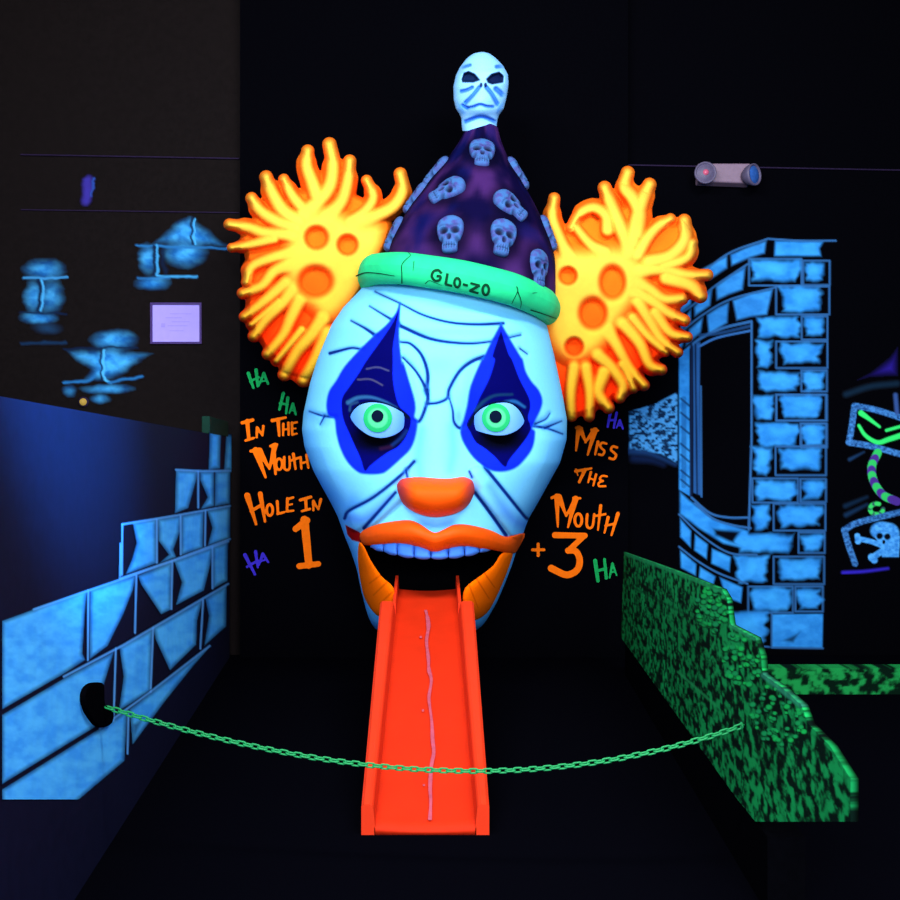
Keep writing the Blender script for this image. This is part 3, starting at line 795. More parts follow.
pt.line(c2((60, 430), (110, 450)), 10, hot(0.06, 0.28, 0.8), soft=12, op=0.35); pt.line(c2((720, 440), (790, 470)), 12, hot(0.06, 0.28, 0.8), soft=14, op=0.45)
pt.blob(*c2((358, 445))[0], 7, 9, hot(0.08, 0.3, 0.9), 0.5); pt.blob(*c2((504, 440))[0], 7, 14, hot(0.06, 0.2, 0.85), 0.6)
for s, a, b in stroke_s:
    pt.line(s, a + 3, hot(0.04, 0.26, 0.8), w1=b + 4, soft=5, op=0.4, curve=False)
    pt.line(s, a * 1.3 + 0.2, hot(0.002, 0.02, 0.17), w1=b * 1.3 + 0.2, soft=1.5, op=1.0, curve=False)
bright, navy, blk = hot(0.004, 0.02, 0.75), hot(0.0006, 0.0007, 0.075), hot(0.0003, 0.0005, 0.002)
Lo = e1((65, 220), (48, 310), (60, 380), (103, 405), (115, 500), (140, 600), (190, 700), (260, 770), (320, 787), (420, 785), (470, 760), (560, 680), (620, 620), (655, 540), (672, 430), (650, 398), (658, 340), (650, 270), (615, 150), (575, 20)) + c2((335, 280), (326, 200), (330, 98), (318, 130), (290, 165), (250, 200), (210, 240), (165, 290), (140, 332))
Ro = e2((290, 0), (215, 180), (190, 320), (150, 470), (145, 510), (170, 580), (240, 680), (340, 755), (430, 770), (520, 745), (590, 680), (640, 600), (655, 500), (636, 465), (690, 350), (705, 280), (680, 210), (630, 150), (590, 80), (570, 0)) + c2((690, 260), (660, 210), (633, 162), (600, 225), (580, 268))
Li = c2((327, 118), (300, 172)) + e1((325, 0), (270, 90), (200, 190), (155, 260), (150, 340), (165, 420), (200, 500), (240, 590), (280, 680), (310, 768), (345, 735), (400, 690), (470, 640), (540, 600), (590, 540), (625, 460), (628, 400), (580, 350), (550, 320), (525, 250), (505, 130), (505, 0)) + c2((309, 230), (319, 168))
Ri = e2((380, 0), (340, 130), (280, 250), (240, 340), (185, 440), (210, 500), (250, 570), (310, 610), (380, 670), (450, 740), (480, 690), (560, 590), (610, 520), (630, 470), (610, 400), (625, 330), (615, 260), (550, 130), (500, 0)) + c2((655, 250), (633, 180), (608, 255))
def rounded(a, tip):
    k = min(range(len(a)), key=lambda i: a[i][1])
    a = a[k:] + a[:k] + [a[k]]
    return [tuple(q) for q in spline(a, 4)][:-1]
Lo, Ro, Li, Ri = rounded(Lo, 0), rounded(Ro, 0), rounded(Li, 0), rounded(Ri, 0)
for o_, i_ in ((Lo, Li), (Ro, Ri)):
    pt.line(o_ + o_[:1], 2.2, (16, 90, 190), soft=2.0, op=0.8, curve=False)
    pt.poly(o_, bright, 1.4)
    pt.poly(i_, navy, 1.4)
i = np.where(d_poly(P, Li) > 0)[0]; pt.lay(i, np.exp(-((np.hypot((P[i, 0] - e1((400, 540))[0][0]) / 30, (P[i, 1] - e1((400, 545))[0][1]) / 15)) ** 4)), blk)
i = np.where(d_poly(P, Ri) > 0)[0]; pt.lay(i, np.exp(-((np.hypot((P[i, 0] - e2((420, 540))[0][0]) / 28, (P[i, 1] - e2((420, 545))[0][1]) / 14)) ** 4)), blk)
pt.line(e1((195, 295), (260, 262), (350, 258), (440, 284), (530, 330)), 4, (44, 96, 140), w1=1.5, soft=2.5, op=0.8); pt.line(e1((205, 350), (215, 310), (260, 292)), 2, (40, 80, 110), soft=2, op=0.6)
pt.line(e1((322, 62), (400, 50), (475, 74)), 1.4, (70, 72, 110), soft=1.4, op=0.8); pt.line(e1((262, 136), (350, 134), (432, 174)), 1.4, (74, 72, 100), soft=1.4, op=0.8)
pt.line(e1((500, 590), (560, 540), (600, 490)), 3, (14, 40, 96), soft=3, op=0.8); pt.line(e1((420, 615), (490, 600)), 3, (40, 14, 44), soft=3, op=0.7)
pt.line(e2((245, 350), (300, 290), (380, 246), (500, 238)), 3.4, (18, 56, 84), w1=1.5, soft=3, op=0.9); pt.line(e2((455, 296), (520, 288), (585, 325)), 4, (34, 100, 160), w1=2, soft=3, op=0.8)
for al_ in (e1((213, 382), (260, 322), (330, 296), (400, 296), (470, 313), (540, 345), (607, 396)), e2((203, 450), (250, 372), (310, 325), (400, 298), (480, 300), (540, 340), (576, 400))):
    pt.line(al_, 3.6, hot(0.001, 0.004, 0.012), soft=2.2, op=0.95)
# dark red corners of the mouth
pt.poly(c3((95, 168), (150, 196), (170, 240), (120, 226), (102, 205)), (150, 8, 12), 1.2); pt.poly(c3((690, 214), (768, 198), (755, 232), (728, 268), (700, 262)), (190, 30, 8), 1.2)
hole = np.array(c3((150, 212), (300, 205), (435, 232), (560, 215), (705, 236), (680, 330), (600, 420), (562, 470), (556, 520), (556, 620), (238, 620), (238, 520), (232, 470), (195, 420), (150, 300)))
hm = d_poly(P, hole).reshape(nr, NC)
faces = []
idx = np.arange(nr * NC).reshape(nr, NC)
cellc = (hm[:-1, :-1] + hm[1:, :-1] + hm[:-1, 1:] + hm[1:, 1:]) < 0
jj, ii = np.where(cellc)
faces = np.stack([idx[jj, ii], idx[jj + 1, ii], idx[jj + 1, ii + 1], idx[jj, ii + 1]], 1).tolist()
V = Vf.tolist(); col = pt.col.copy()
# sides and underside running back to the board
n1 = len(V)
ring = [int(idx[j, 0]) for j in range(nr)]
ring2 = [int(idx[j, NC - 1]) for j in range(nr)]
bot = [int(idx[nr - 1, k]) for k in range(NC)]
top = [int(idx[0, k]) for k in range(NC)]
extra = []
def skirt(chain, flip, keep=None):
    global V
    prev = chain
    for t in (0.35, 0.7, 1.0):
        base = len(V)
        for a in chain:
            x, y, z = Vf[a]
            V.append([x * (1 - 0.03 * t), y + (YP - 0.004 - y) * t, z + (0.06 * t if z < 1 else 0)])
            extra.append(col[a] if t < .5 else lin(skin))
        cur = list(range(base, base + len(chain)))
        for k in range(len(chain) - 1):
            if keep is None or keep[k]:
                q = [prev[k], prev[k + 1], cur[k + 1], cur[k]]
                faces.append(q[::-1] if flip else q)
        prev = cur
skirt(ring, True); skirt(ring2, False); skirt(top, False)
skirt(bot, True, [bool(cellc[nr - 2, k]) for k in range(NC - 1)])
build('face', np.array(V), faces, M_paint, clown, col=np.vstack([col, np.array(extra)]), label='pale blue clown face with dark blue eye diamonds')

def pillow(name, poly, h, r, mat, off=0.0, step=1.0, color=None, parent=clown, power=0.5, thick=0.06, label=None, detail=True, smoothn=4, axis=None):
    poly = spline(poly, smoothn, True) if smoothn else np.array(poly)
    lo, hi = poly.min(0) - 2, poly.max(0) + 2
    def fr(P, d):
        if axis is None:
            u = np.clip(d / r, 0, 1)
        else:
            dc = -d_line(P, np.array(axis, float), 0.0)
            u = d / np.maximum(d + dc, 1e-6)
        return px3(P, faceY(P, detail) - off - h * (1 - (1 - u) ** 2) ** power)
    def bk(P, d):
        return px3(P, faceY(P, detail) - off + thick)
    return relief(name, lambda P: d_poly(P, poly), (lo[0], lo[1], hi[0], hi[1]), step, fr, bk, mat, parent, color, label)

# lips
def lip_col(lines):
    def f(P, d):
        q = Painter(P, hot(0.97, 0.135, 0.0))
        for a in lines:
            q.line(c3(*a), 1.6, hot(0.5, 0.05, 0.0), w1=0.7, soft=1.6, op=0.8)
        return q.col
    return f
pillow('upper_lip', c3((150, 200), (200, 171), (260, 157), (335, 150), (380, 168), (412, 190), (436, 197), (466, 184), (505, 167), (560, 168), (640, 188), (700, 214), (768, 200), (745, 255), (724, 276), (660, 265), (600, 257), (540, 249), (480, 258), (430, 271), (370, 251), (300, 238), (230, 242), (165, 243)), 0.065, 12, M_lip, off=0.01, step=0.8, smoothn=3, label='orange upper lip with a dip in the middle')
pillow('lower_lip', c3((146, 236), (165, 248), (190, 300), (230, 360), (276, 404), (278, 462), (262, 490), (225, 512), (196, 490), (166, 440), (150, 370), (142, 300)), 0.06, 14, M_paint, step=0.8, smoothn=3, color=lip_col([((226, 358), (185, 388)), ((250, 384), (200, 432)), ((272, 420), (222, 466))]), label='left half of the orange lower lip')
pillow('lower_lip', c3((722, 270), (682, 274), (650, 320), (600, 360), (544, 405), (536, 460), (552, 490), (576, 526), (625, 500), (660, 442), (692, 370), (716, 305)), 0.06, 14, M_paint, step=0.8, smoothn=3, color=lip_col([((616, 348), (656, 404)), ((588, 372), (634, 444)), ((560, 396), (592, 478))]), label='right half of the orange lower lip')
# crease lines on the lower lip
mb = MB()
def on_face(off):
    def f(px, py):
        Pq = np.array([[px, py]]); Y = faceY(Pq)[0] - off
        return at(px, py, Y)
    return f
# nose
npoly = c2((318, 650), (326, 632), (345, 622), (400, 620), (437, 622), (480, 624), (520, 620), (545, 628), (554, 645), (552, 672), (535, 705), (500, 730), (440, 743), (390, 734), (350, 712), (328, 684))
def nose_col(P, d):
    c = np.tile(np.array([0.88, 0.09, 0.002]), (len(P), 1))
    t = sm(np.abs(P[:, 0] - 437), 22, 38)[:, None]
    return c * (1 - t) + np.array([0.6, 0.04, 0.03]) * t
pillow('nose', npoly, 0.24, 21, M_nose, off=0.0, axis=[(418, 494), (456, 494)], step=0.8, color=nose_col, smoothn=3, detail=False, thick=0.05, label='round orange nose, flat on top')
# teeth
xs_t = [188, 238, 290, 353, 416, 481, 542, 598, 664]
for k in range(8):
    xa, xb = xs_t[k] + 1.2, xs_t[k + 1] - 1.2
    bt = lambda x: 297 - 44 * abs((x - 425) / 240) ** 2.2
    tp = lambda x: 226
    pp = c3((xa, tp(xa)), ((xa + xb) / 2, tp(xa)), (xb, tp(xb)), (xb, (tp(xb) + bt(xb)) / 2 + 14), (xb - 2, bt(xb) - 3), ((xa + xb) / 2, bt((xa + xb) / 2) + 2), (xa + 2, bt(xa) - 3), (xa, (tp(xa) + bt(xa)) / 2 + 14))
    pillow('tooth', pp, 0.03, 4, M_tooth, off=0.0, step=0.8, smoothn=3, detail=False, thick=0.05)
# the dark mouth behind the teeth
mp = spline(hole, 2, True)
mb = MB(); n = len(mp)
for dy, sc_ in ((0.10, 0.98), (0.25, 0.97), (0.55, 0.85), (0.62, 0.4)):
    cx, cy = mp.mean(0)
    Q = np.stack([cx + (mp[:, 0] - cx) * sc_, cy + (mp[:, 1] - cy) * sc_], 1)
    Yq = faceY(np.clip(mp, [360, 0], [512, 628]), False)
    mb.v += px3(Q, np.maximum(Yq * (1 - min(1, dy)) + 6.15 * min(1, dy), 6.0) + dy).tolist()
for j in range(3):
    for k in range(n):
        mb.f.append([j * n + k, j * n + (k + 1) % n, (j + 1) * n + (k + 1) % n, (j + 1) * n + k])
mb.f.append([3 * n + k for k in range(n)])
mb.make('mouth_cavity', M_dark, clown, smooth=True)
# eyes
def eye(alm, ic, ir, pc, pr, label):
    al = spline(alm, 4, True)
    c = al.mean(0)
    Y0 = float(faceY(np.array([c]))[0]) - 0.02
    R = 46.0
    def sph(P, off):
        q = ((P[:, 0] - c[0]) ** 2 + (P[:, 1] - c[1]) ** 2) / R ** 2
        return Y0 - off - 0.30 * (np.sqrt(np.clip(1 - q, 0, 1)) - 0.62)
    def ecol(P, d):
        k = np.tile(np.array([0.14, 0.36, 0.75]), (len(P), 1))
        t = (sm(np.abs(P[:, 0] - c[0]), 10, 28) * 0.55)[:, None]
        return k * (1 - t) + np.array([0.03, 0.16, 0.7]) * t
    lo, hi = al.min(0) - 2, al.max(0) + 2
    e = relief('eye', lambda P: d_poly(P, al), (lo[0], lo[1], hi[0], hi[1]), 0.8, lambda P, d: px3(P, sph(P, 0)), lambda P, d: px3(P, sph(P, 0) + 0.16), M_eye, clown, ecol, label)
    ti = ic[0][1] - ir
    def fi(P):
        return np.minimum(ir - np.hypot(P[:, 0] - ic[0][0], P[:, 1] - ic[0][1]), d_poly(P, al) + 0.8)
    def icol(P, d):
        q = np.hypot(P[:, 0] - ic[0][0], P[:, 1] - ic[0][1]) / ir
        t = sm(q, 0.62, 0.76)[:, None]
        return np.array([0.07, 0.55, 0.22]) * (1 - t) + np.array([0.012, 0.38, 0.11]) * t
    relief('iris', fi, (ic[0][0] - ir - 1, ti - 1, ic[0][0] + ir + 1, ic[0][1] + ir + 1), 0.6, lambda P, d: px3(P, sph(P, 0.006)), lambda P, d: px3(P, sph(P, -0.006)), M_iris, e, icol, 'bright green iris')
    relief('pupil', lambda P: pr - np.hypot(P[:, 0] - pc[0][0], P[:, 1] - pc[0][1]), (pc[0][0] - pr - 1, pc[0][1] - pr - 1, pc[0][0] + pr + 1, pc[0][1] + pr + 1), 0.5, lambda P, d: px3(P, sph(P, 0.012)), lambda P, d: px3(P, sph(P, 0.0)), M_pupil, e)
eye(e1((213, 382), (260, 322), (330, 296), (400, 296), (470, 313), (540, 345), (607, 396), (598, 440), (560, 490), (500, 525), (420, 540), (340, 522), (270, 474), (225, 425)), e1((400, 402)), 14.4, e1((398, 388)), 6.0, 'staring eye on the left with a green iris')
eye(e2((203, 450), (250, 372), (310, 325), (400, 298), (480, 300), (540, 340), (576, 400), (580, 436), (540, 482), (470, 515), (390, 522), (300, 504), (240, 482)), e2((388, 400)), 14.2, e2((385, 392)), 6.2, 'staring eye on the right with a green iris')

# hair
def hair(name, sc, k, fingers, rad, web, body, pits, bbox, label, redshift, Y0):
    fs = [(spline(sc(*f), 5) if len(f) > 2 else np.array(sc(*f)), (w if w else rad) / k) for f, w in fingers]
    wb = spline(sc(*web), 4, True); bd = spline(sc(*body), 4, True); bd = bd.mean(0) + (bd - bd.mean(0)) * 0.84
    ps = [(sc((a, b))[0], rx / k, ry / k) for a, b, rx, ry in pits]
    wide = [(a[int(len(a) * 0.3):], r * 2.15) for a, r in fs]
    def fd(P):
        best = np.full(len(P), -1e9); u = np.zeros(len(P)); wd = np.full(len(P), -1e9)
        for (a, r), (aw, rw) in zip(fs, wide):
            d = d_line(P, a, r * 1.05, r * 1.4)
            best = np.maximum(best, d)
            u = np.maximum(u, np.clip(d / (r * 1.2), 0, 1))
            if len(aw) > 1: wd = np.maximum(wd, d_line(P, aw, rw * 0.75, rw))
        return best, u, wd
    def fn(P):
        b, u, wd = fd(P)
        w = np.maximum(wd, d_poly(P, wb))
        hq = np.clip(3 - np.abs(b - w), 0, 3)
        return np.maximum(b, w) + hq * hq / 12
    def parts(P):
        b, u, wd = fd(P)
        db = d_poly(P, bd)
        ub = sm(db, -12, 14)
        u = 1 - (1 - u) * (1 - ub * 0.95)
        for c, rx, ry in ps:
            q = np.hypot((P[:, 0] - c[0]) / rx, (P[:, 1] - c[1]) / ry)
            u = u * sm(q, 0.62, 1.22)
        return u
    cx, cy = bd.mean(0)
    def hgt(P, d):
        u = parts(P)
        dome = 0.16 * np.sqrt(np.clip(1 - (np.hypot(P[:, 0] - cx, P[:, 1] - cy) / 120) ** 2, 0, 1))
        edge = np.sqrt(np.clip(d / 5.0, 0, 1))
        return edge * (0.04 + dome) + 0.085 * np.sqrt(np.clip(1 - (1 - u) ** 2, 0, 1)) * np.clip(d / 2.5, 0, 1) ** 0.5
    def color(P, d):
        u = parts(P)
        t = redshift(P)[:, None]  # airbrushed two-tone, with underside shade also put into the redder tone
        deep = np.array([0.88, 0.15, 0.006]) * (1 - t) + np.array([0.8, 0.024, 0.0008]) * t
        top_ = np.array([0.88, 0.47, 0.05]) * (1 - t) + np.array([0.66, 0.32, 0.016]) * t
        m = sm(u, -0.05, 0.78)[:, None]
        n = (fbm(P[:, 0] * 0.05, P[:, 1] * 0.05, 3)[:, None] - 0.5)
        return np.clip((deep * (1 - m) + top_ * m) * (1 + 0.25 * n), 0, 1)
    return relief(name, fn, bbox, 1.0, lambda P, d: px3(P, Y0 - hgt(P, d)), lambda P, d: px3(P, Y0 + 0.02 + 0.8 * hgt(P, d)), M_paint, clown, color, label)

h4 = conv(210, 130, 3.6)
Lf = [([(685, 158), (694, 215), (664, 272), (600, 308), (520, 330)], 23), ([(564, 182), (588, 240), (562, 290), (510, 330)], 20), ([(503, 112), (494, 190), (472, 260), (420, 312)], 23), ([(430, 52), (442, 120), (432, 200), (385, 262), (335, 300)], 25), ([(352, 76), (348, 130), (368, 190), (388, 250)], 23),
      ([(266, 178), (298, 240), (345, 295)], 20), ([(202, 170), (226, 232), (262, 290), (310, 325)], 24), ([(150, 246), (182, 292), (240, 330), (300, 352)], 22), ([(70, 340), (140, 352), (200, 372), (290, 378)], 21), ([(78, 424), (150, 412), (230, 392)], 17),
      ([(132, 548), (150, 494), (220, 462), (300, 442)], 20), ([(118, 588), (186, 562), (232, 510), (300, 480)], 21), ([(124, 672), (190, 622), (270, 552)], 20), ([(158, 742), (202, 682), (262, 622), (300, 572)], 22), ([(208, 806), (262, 740), (290, 680), (322, 612)], 22), ([(268, 880), (312, 800), (362, 742), (404, 682)], 24), ([(335, 900), (382, 820), (424, 732)], 24),
      ([(150, 700), (250, 620)], 14), ([(240, 830), (330, 720)], 14)]
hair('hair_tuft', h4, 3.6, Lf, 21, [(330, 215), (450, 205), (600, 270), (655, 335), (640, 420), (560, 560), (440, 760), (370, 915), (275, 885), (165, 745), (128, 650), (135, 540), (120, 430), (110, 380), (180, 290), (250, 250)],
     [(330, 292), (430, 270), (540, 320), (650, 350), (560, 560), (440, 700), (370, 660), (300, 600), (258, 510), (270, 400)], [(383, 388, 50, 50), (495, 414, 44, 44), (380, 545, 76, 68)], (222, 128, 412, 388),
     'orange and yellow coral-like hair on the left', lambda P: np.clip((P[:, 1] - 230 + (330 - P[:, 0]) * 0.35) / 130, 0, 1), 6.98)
h5 = conv(530, 150, 3.215)
Rf = [([(78, 156), (72, 220), (98, 292), (125, 345)], 19), ([(240, 122), (262, 180), (296, 260), (322, 325)], 22), ([(314, 74), (304, 118), (332, 156), (350, 200), (342, 270)], 22), ([(384, 112), (362, 160), (342, 230), (330, 300)], 22),
      ([(132, 250), (160, 205), (205, 186), (244, 212), (250, 258)], 18), ([(140, 240), (190, 300), (240, 330)], 17), ([(452, 222), (412, 246), (378, 284), (348, 335)], 18), ([(496, 228), (498, 290), (452, 342), (385, 362)], 22), ([(524, 298), (506, 346), (430, 378)], 16),
      ([(570, 402), (500, 402), (430, 386), (360, 388)], 19), ([(548, 470), (516, 436), (440, 412)], 22), ([(490, 478), (430, 480), (380, 446), (330, 428)], 19), ([(496, 548), (440, 522), (400, 492), (340, 458)], 19), ([(506, 602), (450, 588), (402, 524)], 17),
      ([(474, 650), (424, 612), (390, 560), (348, 490)], 18), ([(436, 650), (380, 600), (330, 540)], 15), ([(422, 706), (384, 690), (352, 622), (300, 560)], 19), ([(366, 756), (320, 702), (280, 632), (250, 580)], 19), ([(332, 766), (312, 712), (300, 690)], 17),
      ([(288, 796), (298, 756), (262, 700), (220, 662)], 19), ([(252, 828), (220, 780), (238, 716)], 20), ([(190, 856), (192, 780), (180, 700)], 18), ([(134, 856), (132, 780), (142, 700)], 18)]
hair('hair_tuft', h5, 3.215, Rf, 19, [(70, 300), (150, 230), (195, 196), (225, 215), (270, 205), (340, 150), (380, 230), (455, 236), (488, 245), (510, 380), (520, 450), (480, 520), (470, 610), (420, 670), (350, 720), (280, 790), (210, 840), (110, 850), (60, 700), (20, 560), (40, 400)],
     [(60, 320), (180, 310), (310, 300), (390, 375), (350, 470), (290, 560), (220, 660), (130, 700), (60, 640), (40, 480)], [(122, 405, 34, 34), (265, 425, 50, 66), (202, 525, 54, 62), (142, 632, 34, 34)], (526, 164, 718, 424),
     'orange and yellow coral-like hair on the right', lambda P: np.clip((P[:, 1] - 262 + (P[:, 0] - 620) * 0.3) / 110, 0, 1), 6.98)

# hat
YH = 6.75
def frame(px, py, tilt, Y=YH):
    return Matrix.Translation(Vector(at(px, py, Y))) @ Matrix.Rotation(math.radians(tilt), 4, 'Y')
MH = frame(469, 291, 4.6)
prof = spline([(0.585, -0.06), (0.575, 0.1), (0.55, 0.28), (0.455, 0.5), (0.32, 0.72), (0.225, 0.86), (0.15, 0.99), (0.115, 1.08), (0.108, 1.105)], 8)
pr_t, pr_r = prof[:, 1], prof[:, 0]
hat_e = MB().lathe([tuple(p) for p in prof], MH, 128)
hv = np.array(hat_e.v)
loc = np.array([tuple(MH.inverted() @ Vector(p)) for p in hat_e.v])
ang = np.arctan2(loc[:, 0], -loc[:, 1])
n = sm(fbm(ang * 2.2 + 9, loc[:, 2] * 4.5, 3), 0.35, 0.7)[:, None]
n2 = sm(fbm(ang * 3 + 50, loc[:, 2] * 6 + 9, 3), 0.5, 0.75)[:, None]
hc = lin((16, 10, 62)) * (1 - n) + lin((84, 44, 118)) * n
hc = hc * (1 - 0.6 * n2) + lin((14, 26, 110)) * 0.6 * n2
emblems = [(481, 153, 0), (434, 177, 0), (447, 193, -50), (411, 205, 0), (396, 239, 0), (450, 236, 6), (499, 235, -8), (507, 203, 48), (511, 166, 0), (539, 222, 0), (534, 263, 0)]
places = []
for ex, ey, roll in emblems:
    tt = (291 - ey) / F * YH
    for _ in range(8):
        rr = float(np.interp(tt, pr_t, pr_r))
        cxp = 469 + math.sin(math.radians(4.6)) * tt / YH * F
        sx = max(-0.999, min(0.999, (ex - cxp) * YH / F / rr))
        Yf = YH - rr * math.sqrt(1 - sx * sx)
        tt = (CH - (ey - HOR) * Yf / F) - MH.translation.z
    if (ex, ey) in ((434, 177), (411, 205), (396, 239)): sx = -0.985
    if (ex, ey) in ((511, 166), (539, 222)): sx = 0.985
    a = math.asin(sx)
    rr = float(np.interp(tt, pr_t, pr_r)) - 0.01
    slope = float(np.interp(tt + 0.03, pr_t, pr_r) - np.interp(tt - 0.03, pr_t, pr_r)) / 0.06
    nrm = Vector((math.sin(a), -math.cos(a), -slope)).normalized()
    up = Vector((math.sin(a) * slope, -math.cos(a) * slope, 1)).normalized()
    rt = up.cross(nrm).normalized()
    pos = Vector((rr * math.sin(a), -rr * math.cos(a), tt))
    Mx = Matrix(((rt.x, up.x, nrm.x, pos.x), (rt.y, up.y, nrm.y, pos.y), (rt.z, up.z, nrm.z, pos.z), (0, 0, 0, 1)))
    places.append(MH @ Mx @ Matrix.Rotation(math.radians(roll), 4, 'Z'))
    q = np.hypot((loc - np.array(pos)) @ np.array(rt) / 0.15, (loc - np.array(pos)) @ np.array(up) / 0.18)
    q = np.where(((loc - np.array(pos)) @ np.array(nrm)) > -0.12, q, 9)
    w = (0.85 * (1 - sm(q, 0.55, 1.25)))[:, None]
    hc = hc * (1 - w) + lin((9, 6, 34)) * w                                 # dark ring painted round each skull
hc = hc * 0.5
hat = build('hat', hv, hat_e.f, M_paint, clown, col=hc, label='dark purple pointed hat')
# skull emblems: one mesh, eleven copies
so = spline([(-0.085, 0.03), (-0.07, 0.095), (0, 0.125), (0.07, 0.095), (0.085, 0.03), (0.068, -0.035), (0.05, -0.06), (0.045, -0.115), (0, -0.128), (-0.045, -0.115), (-0.05, -0.06), (-0.068, -0.035)], 4, True)
def s_dent(P):
    x, y = P[:, 0], P[:, 1]
    g = lambda cx, cy, rx, ry: np.exp(-(((x - cx) / rx) ** 2 + ((y - cy) / ry) ** 2) ** 2)
    d = g(-0.036, 0.012, 0.027, 0.022) + g(0.036, 0.012, 0.027, 0.022) + 0.9 * g(0, -0.03, 0.013, 0.02) + 0.5 * g(-0.05, -0.05, 0.012, 0.02) + 0.5 * g(0.05, -0.05, 0.012, 0.02)
    for k in range(-2, 3):
        d = d + 0.45 * np.exp(-((x - 0.017 * k) / 0.003) ** 2) * (np.abs(y + 0.085) < 0.02)
    d = d + 0.5 * np.exp(-((y + 0.083) / 0.004) ** 2) * (np.abs(x) < 0.04) + 0.3 * np.exp(-((y - 0.048 + 6 * (np.abs(x) - 0.04) ** 2) / 0.006) ** 2) * (np.abs(x) < 0.07)
    return np.clip(d, 0, 1)
def s_front(P, d):
    h = 0.034 * np.sqrt(np.clip(1 - (1 - np.clip(d / 0.06, 0, 1)) ** 2, 0, 1)) + 0.012 - 0.022 * s_dent(P)
    return np.stack([P[:, 0], P[:, 1], h], 1)
def s_back(P, d):
    return np.stack([P[:, 0], P[:, 1], 0 * d - 0.03], 1)
def s_col(P, d):
    t = s_dent(P)[:, None]
    n = sm(fbm(P[:, 0] * 30 + 5, P[:, 1] * 30 + 5, 3), 0.3, 0.75)[:, None]
    c = lin((56, 98, 152)) * (1 - n) + lin((64, 66, 128)) * n
    return c * (1 - t) + lin((10, 10, 36)) * t
proto = relief('skull_emblem', lambda P: d_poly(P, so), (-0.1, -0.14, 0.1, 0.14), 0.0045, s_front, s_back, M_skull, hat, s_col)
off = WO[proto.name].copy()
inv = Matrix.Translation(-WO[hat.name])
for k, Mx in enumerate(places):
    o = proto if k == 0 else proto.copy()
    if k: C.objects.link(o); o.parent = hat
    o.matrix_basis = inv @ Mx @ Matrix.Translation(off)
# brim
MBr = frame(458, 293, 11.0)
bp = []
for k in range(25):
    a = 2 * math.pi * k / 24
    bp.append((0.608 + 0.09 * math.cos(a), 0.1 * math.sin(a) * (1 + 0.08 * math.cos(a))))
brm = MB().lathe(bp, MBr, 144)
bvv = []
for i_, p_ in enumerate(brm.v):                                                # lumpy hand-carved roll
    q = MBr.inverted() @ Vector(p_)
    a = math.atan2(q.y, q.x)
    k = 1 + 0.012 * math.sin(5 * a + 1) + 0.008 * math.sin(11 * a)
    bvv.append(tuple(MBr @ Vector((q.x * k, q.y * k, q.z))))
brim = build('brim', bvv, brm.f, M_green, hat, label='rolled mint green brim')
bvh = BVHTree.FromPolygons([Vector(v) for v in bvv], brm.f)
def on_brim(px, py, k=0):
    dr = Vector(at(px, py, 1.0)) - Vector((0, 0, CH)); dr.normalize()
    h = bvh.ray_cast(Vector((0, 0, CH)), dr)
    if h[0] is None:
        return Vector(at(px, py, 6.1))
    return h[0] + h[1] * ((0.004 + k * 4e-6) if h[1].dot(dr) < 0 else -(0.004 + k * 4e-6))
g3 = conv(340, 240, 3.913)
mb = MB()
for pts, w in [(oval(0, 0, 1, 1), 0)][:0] + [([(398, 130), (384, 118), (366, 124), (360, 142), (372, 158), (390, 156), (394, 143), (380, 141)], 7.5), ([(421, 132), (414, 172)], 8), ([(414, 172), (438, 178)], 7), (oval(459, 166, 11, 17), 7.5), ([(482, 172), (499, 177)], 7), ([(511, 168), (545, 177)], 7), ([(545, 177), (508, 197)], 8), ([(508, 197), (541, 206)], 7), (oval(570, 194, 12, 19), 8)]:
    ribbon(mb, g3(*pts), w * 1.3 / 3.913, w * 1.3 / 3.913, lambda x, y, k=len(mb.v): on_brim(x, y, k))
mb.make('lettering', M_letgreen, hat, label='dark green hand-painted letters on the brim')
for pts, w in [([(243, 168), (243, 130), (243, 98), (258, 78), (276, 62), (268, 52)], 4), ([(290, 84), (287, 120)], 3), ([(62, 142), (100, 128), (150, 130), (215, 140)], 5), ([(334, 170), (350, 158), (372, 166), (400, 176)], 3), ([(440, 208), (500, 222), (560, 232), (600, 250)], 3.5), ([(690, 182), (694, 200), (676, 238), (672, 248)], 4), ([(694, 200), (708, 240), (704, 272)], 4), ([(745, 272), (790, 286), (845, 306)], 5), ([(752, 208), (770, 206)], 3)]:
    mb = MB()
    ribbon(mb, g3(*pts), w / 3.913, w * 0.5 / 3.913, on_brim)
    mb.make('crack', M_letgreen, hat, label='thin dark crack painted on the brim')
# skull on top of the hat
SL = np.array([(52, 480), (53.5, 473.5), (58, 467), (67, 460), (75.5, 455.8), (87, 453.3), (100, 453.8), (109, 456), (115, 460), (119, 461.5), (124, 461.5), (131, 462.5)], float)
SR = np.array([(52, 484), (53.5, 489.5), (58, 495.8), (65.5, 503), (74.5, 508), (84, 508.6), (98, 506.5), (109, 503.5), (115, 499), (119, 497.6), (124, 496.8), (131, 496)], float)
ry = np.concatenate([np.linspace(52, 56, 9), np.arange(56.6, 131.1, 0.6)])
na = 220
aa = np.linspace(0, 2 * math.pi, na, endpoint=False)
sl, sr = np.interp(ry, SL[:, 0], SL[:, 1]), np.interp(ry, SR[:, 0], SR[:, 1])
k_ = np.ones(5) / 5
sl[4:-4] = np.convolve(sl, k_, 'same')[4:-4]; sr[4:-4] = np.convolve(sr, k_, 'same')[4:-4]
PXs = ((sl + sr) / 2)[:, None] + ((sr - sl) / 2)[:, None] * np.sin(aa)[None, :]
PYs = np.repeat(ry[:, None], na, 1)
Ps = np.stack([PXs.ravel(), PYs.ravel()], 1)
k8 = conv(440, 40, 9.0)
